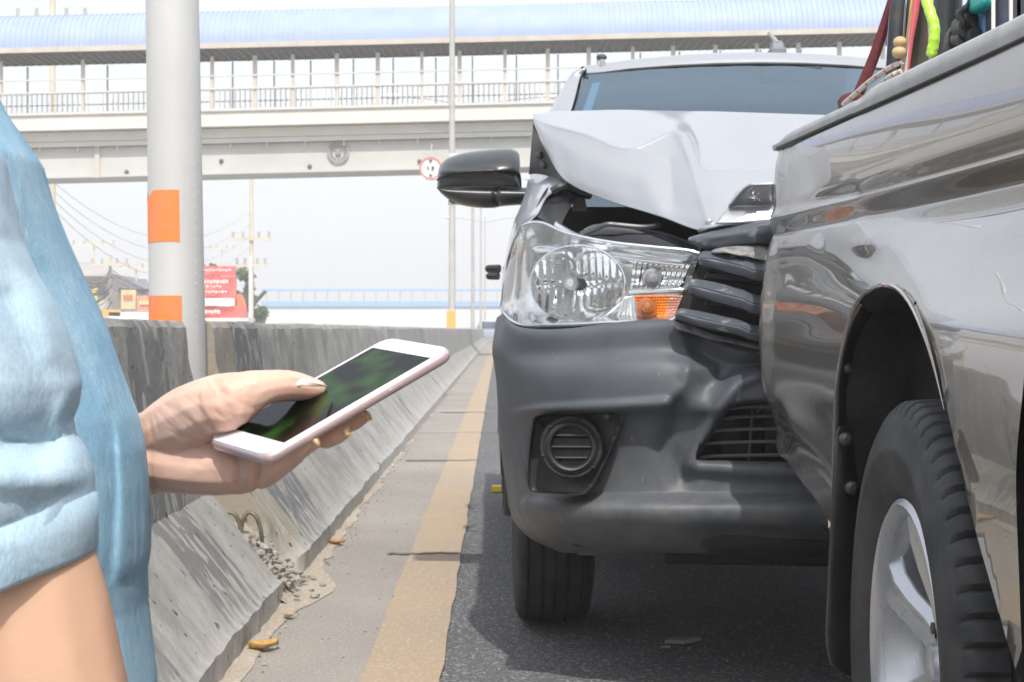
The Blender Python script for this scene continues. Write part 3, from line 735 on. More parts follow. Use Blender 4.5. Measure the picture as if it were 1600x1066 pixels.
def tyre(parent, c, yaw, R, W, Rr, side, kind, name='tyre'):
    """tyre with its axis along x; side=-1: outer face towards -x"""
    M = Matrix.Translation(c) @ Matrix.Rotation(yaw, 4, 'Z') @ Matrix.Rotation(pi/2, 4, 'Y')
    h = W/2; prof = []
    # inner bead -> sidewall -> shoulder -> tread -> shoulder -> sidewall -> bead ; (radius, lateral)
    half = [(Rr*.985, h*.70), (Rr+.010, h*.80), (Rr+.022, h*.90), (Rr+(R-Rr)*.34, h*.985), (Rr+(R-Rr)*.47, h*1.0), (Rr+(R-Rr)*.50, h*1.012), (Rr+(R-Rr)*.55, h*1.012), (Rr+(R-Rr)*.58, h*.995), (R-.034, h*.955), (R-.024, h*.92), (R-.012, h*.87)]
    if kind == 'block':
        tread = [(R-.004, h*(.80)), (R-.002, h*.72), (R-.001, h*.60), (R-.001, h*.52), (R-.010, h*.50), (R-.010, h*.44), (R, h*.42), (R, h*.18), (R-.010, h*.16), (R-.010, h*.10), (R, h*.08)]
    else:
        tread = [(R-.005, h*.80), (R-.003, h*.74), (R-.003, h*.70), (R-.013, h*.69), (R-.013, h*.65), (R-.001, h*.64), (R-.001, h*.46), (R-.001, h*.34), (R-.013, h*.33), (R-.013, h*.27), (R, h*.26), (R, h*.03), (R-.009, h*.02)]
    full = half+tread+[(r, -x) for r, x in tread[::-1]]+[(r, -x) for r, x in half[::-1]]
    N = 66*6
    def fn(r, x, a, i):
        if r < R-.03 and abs(x) < h*.98: return r
        ax_ = abs(x)/h
        if kind == 'block':
            ph = (a*33/pi+.35*ax_) % 1.0
            if ax_ > .50 and r > R-.040 and ph < .15: return r-.010*(min(1, (ax_-.50)/.1))
            ph2 = (a*33/pi+.5+.6*(x/h)) % 1.0
            if ax_ < .44 and ph2 < .14 and r > R-.003: return r-.006
        else:
            ph = (a*45/pi) % 1.0
            if ax_ > .74 and r > R-.02 and ph < .12: return r-.004
        return r
    b = MB(); b.lathe(full, M, N if kind == 'block' else 180, fn=fn)
    return b.build(name, M_rub_t, parent, True)
def rim(parent, c, yaw, Rr, W, side, nsp=6, rot=0.0):
    """alloy wheel; side=-1 -> visible face towards -x"""
    M = Matrix.Translation(c) @ Matrix.Rotation(yaw, 4, 'Z') @ Matrix.Rotation(side*pi/2, 4, 'Y')   # local +z = outwards
    h = W/2
    b = MB()
    b.lathe([(Rr+.012, h*.80), (Rr+.013, h*.86), (Rr+.004, h*.90), (Rr-.006, h*.86), (Rr-.013, h*.74), (Rr-.022, h*.40), (Rr-.035, 0), (Rr-.02, -h*.7), (Rr+.01, -h*.8)], M, 72)
    r = b.build('rim', M_alloy, parent, True)
    # spokes: sharp-edged wedges, dished towards the hub
    for k in range(nsp):
        a = rot+2*pi*k/nsp; A = M @ Matrix.Rotation(a, 4, 'Z'); b = MB()
        st = [(.045, .034, h*.46), (.085, .034, h*.52), (.13, .034, h*.64), (.17, .040, h*.72), (Rr-.012, .055, h*.74)]
        vs = []; fs = []
        for (rr, w_, z) in st:
            vs += [A @ Vector((rr, -w_, z-.012)), A @ Vector((rr, -w_*.55, z+.004)), A @ Vector((rr, 0, z-.004)), A @ Vector((rr, w_*.55, z+.004)), A @ Vector((rr, w_, z-.012)), A @ Vector((rr, w_*.8, z-.05)), A @ Vector((rr, -w_*.8, z-.05))]
        n = 7
        for i in range(len(st)-1):
            for j in range(n): fs.append((i*n+j, i*n+(j+1)%n, (i+1)*n+(j+1)%n, (i+1)*n+j))
        b.add(vs, fs); b.build('spoke', M_alloy, r, False, .0025)
    b = MB(); b.lathe([(0, h*.62), (.026, h*.615), (.030, h*.60), (.032, h*.50), (.034, h*.47), (.070, h*.44), (.076, h*.40), (.078, h*.1)], M, 40); b.build('hub_cap', M_alloy, r, True)
    for k in range(6):
        a = rot+2*pi*(k+.5)/6; q = M @ Vector((.056*cos(a), .056*sin(a), h*.40)); q2 = M @ Vector((.056*cos(a), .056*sin(a), h*.52))
        b = MB(); b.tube([q, q2], .009, 6); b.build('lug_nut', M_bolt, r, True)
    b = MB(); b.lathe([(0, -h*.1), (Rr*.62, -h*.1), (Rr*.62, -h*.25), (0, -h*.25)], M, 40); b.build('brake_disc', M_bolt, r, True)
    return r
def wheel(parent, c, yaw, R, W, Rr, side, kind, rot=0.0):
    t = tyre(parent, c, yaw, R, W, Rr, side, kind)
    rim(parent, c, yaw, Rr, W, side, rot=rot)
# ================================================================ silver pickup (front crushed)
ST = empty('pickup_truck', (.93, 6.3, 0), 'silver double cab pickup with crumpled bonnet and dark grey front bumper, facing the camera', 'pickup truck')
XM = .93                                                   # its centre line
def mirror_pts(rows): return [[(2*XM-p[0], p[1], p[2]) for p in r][::-1] for r in rows]
# ---- bumper
fog = [(836,652),(852,648),(900,645),(958,641),(970,644),(973,652),(966,672),(950,712),(932,750),(920,766),(905,773),(860,771),(834,769),(827,762),(826,740),(830,690)]
low = [(1087,712),(1092,700),(1112,672),(1130,645),(1142,632),(1165,626),(1240,622),(1300,622),(1500,622),(1640,640),(1700,720),(1500,727),(1300,726),(1200,724),(1100,722),(1088,720)]
def bx(y):   # left outline of the bumper
    t = [(485,792),(500,778),(508,770),(540,771),(600,778),(650,781),(700,785),(760,793),(790,797),(815,806),(835,822),(850,850),(862,880)]
    for (a, b_), (c, d) in zip(t, t[1:]):
        if a <= y <= c: return b_+(d-b_)*(y-a)/(c-a)
    return t[0][1] if y < 485 else t[-1][1]
cols = [0, 6, 18, 40, 75, 125, 190, 250, 285, 315, 345, 385, 430, 500, 600, 760, 930, 1100, 1200, 1250, 1275]
def bdepth(dx):
    t = [(0,4.34),(6,4.24),(18,4.12),(40,4.00),(75,3.90),(125,3.825),(190,3.775),(250,3.75),(285,3.745),(345,3.73),(430,3.71),(600,3.69),(760,3.70),(930,3.76),(1100,3.88),(1200,4.05),(1250,4.2),(1275,4.34)]
    for (a, b_), (c, d) in zip(t, t[1:]):
        if a <= dx <= c: return b_+(d-b_)*(dx-a)/(c-a)
    return t[-1][1]
def btop(dx):
    t = [(0,500),(6,494),(12,497),(18,503),(40,515),(75,519),(110,519),(190,509),(250,504),(275,503),(288,508),(315,521),(345,532),(385,544),(430,551),(600,560),(1275,540)]
    for (a, b_), (c, d) in zip(t, t[1:]):
        if a <= dx <= c: return b_+(d-b_)*(dx-a)/(c-a)
    return t[-1][1]
rowsb = [(-2,.10,0),(0,.012,0),(None,0,545),(None,-.030,572),(None,-.040,600),(None,-.034,636),(None,-.005,655),(None,.015,700),(None,.018,762),(None,.005,776),(None,-.040,792),(None,-.036,815),(None,0.0,840),(None,.05,856),(None,.13,862)]
grid = []
for k, (off, dd_, yy) in enumerate(rowsb):
    row = []
    for dx in cols:
        if off is not None: y = btop(dx)+(0 if off == 0 else 3)
        else:
            y = yy; tp = btop(dx)
            if yy < 600: y = tp+(yy-503)*((600-tp)/97)
        if yy >= 840:                                    # bottom edge: dark air dam rises beyond the fog lamp
            up = max(0, min(1, (dx-255)/75)); y = y-(14*up if yy < 862 else 6*up)
        x0 = bx(min(y, 862)); x = x0+(dx if dx > 200 else dx*(1-(x0-778)/260 if dx < 200 else 1)) if False else max(x0, 0)+dx*(1-(x0-770)/1275)
        Y = bdepth(dx)+dd_*(.5+.5*min(1, dx/60))
        if off == -2: Y = bdepth(dx)+.10
        row.append((x, y, Y))
    grid.append(row)
cre = [([(1047,500),(1066,530),(1077,565),(1070,600),(1042,630)], .014, 11, True),            # sharp fold right of the lamp corner
       ([(1095,548),(1120,575),(1105,600)], -.032, 26, False),                                   # dent behind the fold
       ([(1185,585),(1150,600),(1128,632),(1095,690),(1078,728),(1200,738),(1320,738)], .022, 9, False),
       ([(1060,640),(1045,700),(1062,745)], -.018, 18, False),
       ([(800,648),(850,640),(930,636),(1040,630)], .016, 7, False),                            # brow over the fog lamp
       ([(1130,590),(1185,570),(1300,575)], -.03, 16, False),
       ([(980,770),(900,800)], .0, 10, False)]
surf('front_bumper', grid, M_bump, ST, nu=9, nv=9, creases=cre, cuts=[fog, low], thick=-.004)
# air dam, dark lower lip
surf('air_dam', [[(1040,842,3.80),(1090,822,3.75),(1180,812,3.74),(1400,812,3.74),(1800,812,3.80)],[(1036,856,3.86),(1090,858,3.80),(1180,860,3.79),(1400,860,3.79),(1800,860,3.85)],[(1036,866,4.1),(1090,870,4.1),(1180,872,4.1),(1400,872,4.1),(1800,870,4.1)]], M_plas, ST, 6, 5)
surf('undertray', [[(890,852,3.95),(940,858,3.95),(1000,860,3.95),(1050,862,3.95)],[(905,868,4.1),(945,868,4.1),(1000,863,4.1),(1050,863,4.1)],[(915,860,4.5),(950,860,4.5),(1000,860,4.5),(1050,860,4.5)]], mat('dusty_plastic', (.10,.095,.09), .8, 0, (.16,.15,.14), 12), ST, 5, 4)
# fog lamp pocket
def fY(px, py): return 3.83+(893-px)*.0006
cen = (895, 705)
vs = []; fs = []; n = len(fog)
fg = [tuple(v) for v in spline([(x, y, 0) for x, y in fog+[fog[0]]], 4)]; n = len(fg)
for lay, (sc, dy) in enumerate([(1.012, -.05), (1.0, .0), (.965, .024), (.93, .026), (.0, .030)]):
    for (x, y, _) in fg:
        xx = cen[0]+(x-cen[0])*sc; yy = cen[1]+(y-cen[1])*sc; Y = fY(xx, yy)+dy; vs.append(P(xx, yy, Y))
for l in range(4):
    for i in range(n): fs.append((l*n+i, l*n+(i+1)%n, (l+1)*n+(i+1)%n, (l+1)*n+i))
bz = pyd('fog_lamp_bezel', vs, fs, M_plas, ST)
cF = P(893, 698, 3.825); s_ = 3.83/F
Mf = Matrix.Translation(cF) @ Matrix.Rotation(-.10, 4, 'Z') @ Matrix.Rotation(pi/2, 4, 'X')      # local z -> -Y (towards the viewer)
b = MB(); b.lathe([(50*s_, -.01), (50*s_, .006), (47*s_, .010), (44*s_, .010), (43*s_, .004), (41*s_, .004), (40*s_, .015), (36*s_, .020), (33*s_, .018), (31.5*s_, .006), (30*s_, -.012), (0, -.014)], Mf, 48)
b.build('fog_lamp_cover', M_plas, bz, True)
for dy_ in (17, -1, -18):
    hw = sqrt(max(0, 31**2-dy_**2))*s_; b = MB(); zc = dy_*s_
    b.add([Mf @ Vector(v) for v in ((-hw,zc-.007,-.012),(hw,zc-.007,-.012),(hw,zc,.010),(-hw,zc,.010),(-hw,zc+.004,.009),(hw,zc+.004,.009),(hw,zc+.003,-.012),(-hw,zc+.003,-.012))], [(0,1,2,3),(3,2,5,4),(4,5,6,7),(0,3,4,7),(1,6,5,2)])
    b.build('fog_cover_slat', M_plas, bz, False, .0012)
for k in range(6):
    a = k*pi/3+.3; q = Mf @ Vector((46*s_*cos(a), 46*s_*sin(a), .012)); b = MB(); b.sphere(q, (.006,.004,.003), 8, 5); b.build('clip', M_plas, bz, True)
b = MB(); b.tube([P(948,651,3.80), P(948,651,3.84)], .007, 8); b.build('screw', M_bolt, bz, True)
# lower grille: frame, horizontal bars, uprights, dark depth behind
M_gb = mat('grille_grey', (.17,.175,.18), .4)
lowp = [(1087,718),(1090,706),(1112,672),(1130,648),(1143,635),(1165,629),(1240,626)]
lg = empty('lower_grille', P(1200, 680, 3.8), None, None); lg.parent = ST; lg.location = lg.location-Vector(ST.location)
def fixp(o):  # child of child-empty: offset by both
    return o
def yw(px, py): return 3.785-(px-1087)*.0001
for (y, xl) in ((637,1141),(653,1127),(673,1110),(693,1098),(714,1090)):
    b = MB(); b.tube(spline([P(xl, y+2, 3.80), P(xl+25, y-1, 3.785), P(1210, y-3, 3.78), P(1340, y-3, 3.78), P(1640, y, 3.80)], 4), .0042, 6); b.build('grille_bar', M_gb, lg, True)
for x, y0, y1 in ((1176,634,720),(1254,628,722),(1189,634,650)):
    b = MB(); b.tube([P(x, y0, 3.79), P(x-6, y1, 3.79)], .0035, 6); b.build('grille_upright', M_bolt, lg, True)
b = MB(); b.tube(spline([P(1240,624,3.775), P(1165,627,3.775), P(1142,634,3.775), P(1128,649,3.78), P(1108,680,3.78), P(1088,714,3.78), P(1092,721,3.78), P(1140,724,3.775), P(1230,725,3.77), P(1400,726,3.77)], 6), .006, 8); b.build('grille_rim', M_bump, lg, True)
b = MB(); b.box(P(1060,745,4.02), P(1640,600,4.06)); b.build('radiator', M_black, ST)
for (x0,y0,x1,y1) in ((1095,655,1150,690),(1125,690,1165,712),(1195,640,1215,715),(1165,663,1240,672)):
    b = MB(); b.box(P(x0,y1,3.92), P(x1,y0,3.98)); b.build('radiator_bracket', M_bolt if x0 == 1195 else M_plas, ST, False, .004)
b = MB(); b.tube([P(1040,862,3.98), P(1300,866,3.98), P(1700,864,3.98)], .03, 10); b.build('cross_member', M_black, ST, True)

# ---- headlight
def hY(px): # depth of the lamp front along the truck
    t = [(786,4.22),(800,4.10),(815,4.02),(850,3.915),(900,3.845),(960,3.80),(1030,3.765),(1095,3.745)]
    for (a, b_), (c, d) in zip(t, t[1:]):
        if px <= c: return b_+(d-b_)*(px-a)/(c-a)
    return t[-1][1]
HL = empty('headlight', P(930, 430, 3.9), None, None); HL.parent = ST; HL.location = HL.location-Vector(ST.location)
HL['label'] = 'clear headlight with round reflector and amber indicator'
top = [(797,395),(808,368),(820,352),(848,349),(884,364),(950,378),(1020,386),(1072,391),(1093,396)]
bot = [(789,490),(800,501),(818,508),(850,508),(900,507),(955,504),(1010,503),(1046,502),(1060,492)]
mid1 = [(790,425),(800,405),(815,396),(850,392),(892,397),(955,404),(1022,410),(1072,414),(1091,404)]
mid2 = [(786,462),(796,455),(812,450),(850,452),(895,452),(955,452),(1015,450),(1062,448),(1079,442)]
mk = lambda r, o: [(x, y, hY(x)+o) for x, y in r]
M_lens = clear('lamp_lens', refl=1.0, rough=.015, base=.05, wavy=.25)
surf('lens', [mk([(x, y-2) for x, y in top], .08), mk(top, .035), mk(mid1, -.004), mk(mid2, -.012), mk(bot, .004), mk([(x, y+3) for x, y in bot], .05)], M_lens, HL, 6, 6)
# silvery housing behind the lens, with stepped bands
M_hous = mat('lamp_housing', (.78,.80,.82), .16, .9, rvar=.05, scale=40)
M_refl = mat('reflector', (.88,.89,.90), .07, 1.0)
surf('housing', [mk(top, .045), mk([(x, y*.7+yy*.3) for (x, y), (_, yy) in zip(mid1, top)], .085), mk(mid1, .10), mk(mid2, .11), mk([(x, y*.6+yy*.4) for (x, y), (_, yy) in zip(bot, mid2)], .10), mk(bot, .02)], M_hous, HL, 6, 6,
     cuts=[[(903+70*cos(a), 443+57*sin(a)) for a in [2*pi*i/40 for i in range(40)]]], creases=[([(812,360),(806,420),(800,500)], .03, 6, False), ([(828,370),(822,430),(826,500)], .03, 5, False), ([(840,392),(960,402),(1085,418)], .03, 5, False)])
# round reflector bowl with vertical flutes
cR = P(902, 443, 3.925); rad_px = 72*3.925/F
Mr = Matrix.Translation(cR) @ Matrix.Rotation(-.12, 4, 'Z') @ Matrix.Rotation(pi/2, 4, 'X')
vs = []; fs = []; nr = 22; na = 84
for i in range(nr+1):
    t = i/nr
    for j in range(na):
        a = 2*pi*j/na; r = rad_px*(.16+.84*t); x = r*cos(a); y = r*sin(a)*.83
        z = -.085+.085*(r/rad_px)**2; u = x*38/rad_px
        fl = .0035*(abs(((u+2*(1 if y > 0 else 0)) % 6)/3-1)-.5)+.0015*sin(u*2.3+y*40)
        if abs(y) < .006: fl += .002
        vs.append(Mr @ Vector((x, y, z+fl)))
for i in range(nr):
    for j in range(na): fs.append((i*na+j, i*na+(j+1)%na, (i+1)*na+(j+1)%na, (i+1)*na+j))
pyd('reflector_bowl', vs, fs, M_refl, HL, True)
def ellring(name, cx, cy, rx, ry, Y, rr, m, par, n=48, sq=2):
    pts = []
    for j in range(n+1):
        a = 2*pi*j/n; c_, s2 = cos(a), sin(a); pts.append(P(cx+rx*abs(c_)**(2/sq)*(1 if c_ > 0 else -1), cy+ry*abs(s2)**(2/sq)*(1 if s2 > 0 else -1), Y-(cx+rx*c_-cx)*.0008))
    b = MB(); b.tube(pts, rr, 6, False); return b.build(name, m, par, True)
ellring('bowl_ring', 903, 443, 74, 60, 3.905, .0025, M_hous, HL)
b = MB(); b.lathe([(0,.03),(.008,.03),(.010,.026),(.010,.0),(.016,-.004),(.018,-.03),(.018,-.06)], Mr @ Matrix.Translation((-.019, .002, -.045)), 20); b.build('bulb', mat('bulb_glass', (.55,.56,.58), .2, .2), HL, True)
# inner square reflectors
def cell(name, poly, Y, m, par, n=9, rows=6, amp=.004):
    # waffled plate over a quad given in px (tl,tr,br,bl)
    vs = []; fs = []; nn = n*6; mm = rows*6
    for j in range(mm+1):
        for i in range(nn+1):
            u = i/nn; v = j/mm
            x = (poly[0][0]*(1-u)+poly[1][0]*u)*(1-v)+(poly[3][0]*(1-u)+poly[2][0]*u)*v; y = (poly[0][1]*(1-u)+poly[1][1]*u)*(1-v)+(poly[3][1]*(1-u)+poly[2][1]*u)*v
            d = amp*(abs((u*n) % 1-.5)+abs((v*rows) % 1-.5))+.02*((u-.5)**2+(v-.5)**2)*-1.5
            vs.append(P(x, y, Y+d-(x-1000)*.0005))
    for j in range(mm):
        for i in range(nn): fs.append((j*(nn+1)+i, j*(nn+1)+i+1, (j+1)*(nn+1)+i+1, (j+1)*(nn+1)+i))
    o = pyd(name, vs, fs, m, par, True); return o
cell('upper_reflector', [(990,405),(1082,414),(1064,450),(985,452)], 3.865, M_refl, HL, 11, 3, .010)
b = MB(); b.lathe([(0,.02),(.010,.018),(.014,.008),(.016,0),(.022,-.002),(.024,-.02)], Matrix.Translation(P(1019,434,3.84)) @ Matrix.Rotation(pi/2, 4, 'X'), 20); b.build('bulb', mat('bulb_dark', (.30,.31,.32), .15, .3), HL, True)
M_amb = mat('amber_lens', (.95,.33,.02), .18, 0, (.85,.22,.01), 20, coat=.6); M_amb2 = mat('amber_bulb', (.45,.11,.01), .15, 0, coat=1)
b = MB(); b.prism([P(982,453,3.85), P(1070,450,3.82), P(1068,457,3.82), P(982,460,3.85)], (0,.03,0)); b.build('divider', M_hous, HL, False, .002)
cell('amber_indicator', [(992,462),(1046,461),(1038,500),(995,502)], 3.845, M_amb, HL, 12, 9, .006)
cell('corner_reflector', [(1046,461),(1067,462),(1052,498),(1038,500)], 3.845, mat('peach_reflector', (.85,.50,.38), .12, .6), HL, 5, 9, .006)
cell('side_reflector', [(972,465),(991,462),(994,502),(960,503)], 3.85, M_refl, HL, 5, 10, .006)
b = MB(); Ma = Matrix.Translation(P(1011,482,3.815)) @ Matrix.Rotation(pi/2, 4, 'X')
b.lathe([(0,.022),(.009,.020),(.013,.010),(.014,0),(.022,-.001),(.025,-.008),(.026,-.03)], Ma, 24); b.build('amber_bulb', M_amb2, HL, True)
# outer edge trims
b = MB(); b.tube(spline([P(x, y, hY(x)+.012) for x, y in bot], 5), .0045, 6); b.build('lens_edge', M_hous, HL, True)
b = MB(); b.tube(spline([P(x, y, hY(x)+.040) for x, y in top], 5), .004, 6); b.build('lens_edge', M_hous, HL, True)
# broken clear tabs + strip under the lamp
surf('lamp_apron', [[(800,505,4.12),(830,512,3.99),(880,510,3.90),(950,506,3.85),(1045,504,3.80)],[(806,514,4.14),(830,520,4.03),(880,521,3.94),(950,511,3.89),(1045,508,3.84)]], mat('pale_grey_plastic', (.38,.38,.38), .5), ST, 6, 3, thick=.004)
# right lamp (hidden behind the other truck)
surf('headlight', [[(1480,400,3.78),(1700,385,3.84),(1900,360,4.0),(1990,350,4.2)],[(1490,450,3.77),(1700,450,3.80),(1900,440,3.95),(2010,430,4.2)],[(1530,500,3.8),(1700,505,3.82),(1900,505,3.98),(2020,500,4.2)]], M_hous, ST, 5, 5)

# ---- bonnet, buckled
H0 = [(834,181,4.80),(862,178,4.82),(905,177,4.84),(970,176,4.85),(1050,177,4.85),(1110,179,4.84),(1170,181,4.82),(1262,184,4.80),(1450,190,4.75),(1800,200,4.75)]
Hc = [(836,187,4.74),(864,198,4.50),(915,212,4.33),(985,235,4.17),(1062,208,4.20),(1092,262,4.02),(1135,268,4.14),(1230,268,4.14),(1450,270,4.15),(1850,270,4.2)]
Hb = [(836,191,4.76),(856,236,4.52),(888,284,4.30),(958,316,4.10),(1028,338,3.94),(1095,361,3.79),(1128,350,3.77),(1175,352,3.76),(1400,352,3.72),(1950,360,3.9)]
def Hm(A, B_, t, o=0): return [((a[0]*(1-t)+b_[0]*t), (a[1]*(1-t)+b_[1]*t), (a[2]*(1-t)+b_[2]*t)+o*(1 if i > 0 else .2)) for i, (a, b_) in enumerate(zip(A, B_))]
gridh = [[(x, y+14, Y+.22) for x, y, Y in H0], [(x, y+1, Y+.06) for x, y, Y in H0], H0, Hm(H0, Hc, .35, -.02), Hm(H0, Hc, .7, -.01), Hm(H0, Hc, .90, -.004), Hm(H0, Hc, .975), Hc, Hm(Hc, Hb, .04, -.001), Hm(Hc, Hb, .15, -.008), Hm(Hc, Hb, .45, -.03), Hm(Hc, Hb, .8, -.02), Hb]
creh = [([(1063,212),(1080,255),(1108,345)], .034, 8, True),
        ([(1000,236),(1035,262),(1046,300)], .007, 5, True), ([(925,214),(905,250),(912,280)], .005, 9, True), ([(1120,300),(1140,330)], .008, 5, True),
        ([(1180,190),(1195,240)], .008, 8, True),
        ([(1012,285),(1030,325)], .022, 20, False),
        ([(1048,262),(1052,320)], -.020, 13, False),
        ([(1150,220),(1165,270),(1165,310)], -.020, 30, False),
        ([(1137,347),(1160,300),(1180,290)], .016, 6, True),
        ([(1005,183),(1045,190),(1085,186)], .010, 8, False)]
surf('bonnet', gridh, M_silver, ST, nu=18, nv=14, creases=creh, thick=-.005)
# crumpled flap at the bonnet's nose, torn and bare
M_tear = mat('scraped_silver', (.42,.42,.43), .5, .3, (.10,.10,.10), 26, 6, .9, 70, lo=.55, hi=.62)
fo = surf('bonnet_fold', [[(1150,300,3.735),(1168,289,3.70),(1184,287,3.685),(1210,286,3.68)],
    [(1139,320,3.700),(1166,292,3.662),(1184,289,3.652),(1210,288,3.648)],
    [(1140,322,3.706),(1166,296,3.672),(1184,293,3.664),(1210,292,3.660)],
    [(1138,324,3.722),(1160,321,3.716),(1180,321,3.712),(1210,320,3.710)],
    [(1134,328,3.714),(1158,325,3.706),(1180,324,3.702),(1210,323,3.700)],
    [(1128,336,3.700),(1156,333,3.695),(1180,331,3.690),(1210,328,3.690)],
    [(1118,349,3.690),(1150,348,3.680),(1178,347,3.680),(1210,345,3.680)]], M_silver, ST, 7, 5, thick=.003)
random.seed(8)
M_shard = mat('torn_metal', (.50,.50,.51), .3, .7)
for i, (x, y) in enumerate(((1172,295),(1177,300),(1182,304),(1175,307),(1185,311),(1179,313))):
    b = MB(); q = [P(x+random.uniform(-6,6), y+random.uniform(-5,5), 3.655+.02*(y-290)/25+random.uniform(-.012,.004)) for _ in range(5)]
    b.add(q, [(0,1,2),(0,2,3),(1,4,2),(0,3,4)]); b.build('torn_flake', M_shard, fo)
surf('bonnet_lip', [[(1088,359,3.76),(1105,352,3.72),(1140,347,3.70),(1180,347,3.70),(1215,349,3.70)],[(1092,364,3.76),(1108,358,3.715),(1140,352,3.69),(1178,352,3.69),(1215,355,3.69)],[(1096,366,3.80),(1110,362,3.77),(1140,358,3.75),(1178,358,3.75),(1215,360,3.75)]], M_silver, ST, 6, 4, thick=.003)
for (x, y) in ((1153,347),(1166,345)):
    b = MB(); b.prism([P(x-5,y+3,3.685), P(x+5,y+2,3.685), P(x+3,y-5,3.69), P(x-1,y-3,3.69)], (0,.006,0)); b.build('orange_clip', mat('orange_plastic', (.9,.30,.02), .4), ST)
# hanging corner of the bonnet's inner panel
surf('bonnet_side_inner', [[(833,192,4.80),(836,205,4.78),(852,232,4.62),(888,286,4.38)],[(830,225,4.86),(838,238,4.80),(854,252,4.68),(880,284,4.45)],[(827,264,4.88),(838,262,4.82),(858,268,4.70),(876,282,4.48)],[(826,273,4.90),(838,272,4.84),(858,276,4.72),(882,289,4.50)]], M_plas, ST, 6, 6, thick=.01)
for (x, y) in ((843,243),(850,258)):
    b = MB(); b.sphere(P(x, y, 4.72), .012, 8, 5); b.build('rubber_stop', M_bolt, ST, True)

# ---- left fender and engine bay
surf('fender', [[(826,282,4.95),(845,276,4.88),(872,279,4.60),(898,292,4.40)],
                [(822,300,4.80),(836,290,4.74),(862,286,4.52),(890,292,4.38)],
                [(814,325,4.55),(826,318,4.48),(842,312,4.40),(858,306,4.34)],
                [(803,352,4.42),(812,345,4.30),(826,340,4.20),(842,334,4.15)],
                [(797,385,4.36),(801,372,4.22),(810,362,4.12),(826,350,4.05)],
                [(788,425,4.38),(790,415,4.28),(792,405,4.22),(798,392,4.14)],
                [(783,480,4.40),(785,470,4.30),(786,455,4.25),(790,440,4.2)]], M_silver, ST, 7, 7, thick=-.003)
surf('fender_liner', [[(866,284,4.56),(900,294,4.42),(905,300,4.40)],[(850,300,4.40),(860,330,4.25),(880,345,4.15)],[(832,335,4.2),(850,345,4.05),(880,362,3.99)]], M_plas, ST, 6, 6)
b = MB(); b.box((.12, 5.02, .5), (1.74, 5.06, 1.22)); b.build('firewall', M_black, ST)
b = MB(); b.box((.16, 3.98, .72), (1.70, 5.0, .76)); b.build('engine_bay_floor', M_black, ST)
b = MB(); b.box((.22, 4.25, .76), (1.64, 4.95, 1.02)); b.build('engine', M_black, ST, False, .05)
for xa in (.10, 1.72):
    b = MB(); b.box((xa, 4.1, .76), (xa+.04, 5.0, 1.12)); b.build('inner_wing', M_black, ST)
# radiator support and its shiny bar
surf('support_panel', [[(905,362,4.02),(925,352,4.00),(945,350,4.0),(985,354,3.97),(1040,364,3.93),(1095,385,3.88)],[(905,369,3.99),(930,366,3.97),(950,362,3.96),(985,365,3.93),(1040,378,3.89),(1095,398,3.84)],[(905,376,4.0),(930,380,3.97),(950,383,3.95),(985,388,3.92),(1040,395,3.88),(1095,402,3.84)]], mat('gloss_black', (.012,.012,.014), .18, 0, coat=.5), ST, 6, 4, thick=.006)
b = MB(); b.tube(spline([P(908,366,3.97), P(930,358,3.95), P(948,351,3.93), P(968,352,3.93), P(1005,355,3.93), P(1030,352,3.95)], 6), .006, 8); b.build('latch_cable', M_bolt, ST, True)
b = MB(); b.tube(spline([P(862,300,4.3), P(880,292,4.3), P(900,300,4.35), P(920,305,4.4)], 5), .012, 8); b.build('hose', M_plas, ST, True)
b = MB(); b.prism([P(894,296,4.38), P(912,300,4.38), P(918,330,4.38), P(896,330,4.38)], (0,.02,0)); b.build('hinge_bracket', M_bolt, ST)
surf('fender_brace', [[(868,345,4.02),(880,352,4.0),(905,365,3.97),(940,374,3.93)],[(866,352,3.99),(882,360,3.96),(908,372,3.93),(945,379,3.89)]], M_hous, ST, 5, 3, thick=.003)

# ---- upper grille: crushed bars
M_slat = mat('grille_slat', (.085,.100,.120), .46, 0, (.42,.43,.44), 34, 9, .15, 60, lo=.60, hi=.72, bump_dist=.001)
def slat(xl, yl, x2, y2, th, Y0, Y1):
    """bar from its rounded left end, sagging to the right behind the other truck"""
    g = []
    for k, (o, d) in enumerate([(0,.034),(.02,.010),(.06,.004),(.38,-.020),(.425,-.022),(.445,-.014),(.47,-.014),(.49,-.024),(.88,-.016),(.93,-.008),(.97,.02),(1.0,.06)]):
        g.append([(xl+3+6*abs(o-.5), yl+th*(.25+o*.5), Y0+d*.4+.01), (xl+14, yl+th*o*.85+2*(1-o), Y0+d), (xl+45, yl+th*o+(y2-yl)*.22, Y0*.7+Y1*.3+d), (xl*.3+x2*.7, yl+(y2-yl)*.62+th*o, Y1+d), (x2, y2+th*o, Y1+d), (x2+150, y2+th*o+4, Y1+d)])
    return surf('grille_slat', g, M_slat, ST, 6, 4, creases=[([(xl+30,yl+th*.35),(xl+80,yl+(y2-yl)*.5)], -.006, 7, False)])
slat(1087, 390, 1196, 410, 32, 3.70, 3.66)
slat(1070, 434, 1196, 462, 33, 3.70, 3.66)
slat(1051, 480, 1196, 510, 26, 3.70, 3.66)
surf('grille_back', [[(1095,408,3.80),(1200,415,3.77),(1400,420,3.77),(1700,420,3.8)],[(1075,450,3.80),(1200,462,3.77),(1400,470,3.77),(1700,470,3.8)],[(1055,495,3.80),(1200,530,3.77),(1400,540,3.77),(1700,540,3.8)]], M_black, ST, 4, 4)
for (y0, y1) in ((424,436),(466,478)):
    b = MB(); b.prism([P(1100,y1,3.75), P(1300,y1+18,3.72), P(1300,y0+18,3.72), P(1105,y0,3.75)], (0,.015,0)); b.build('grille_rib', M_plas, ST, False, .003)
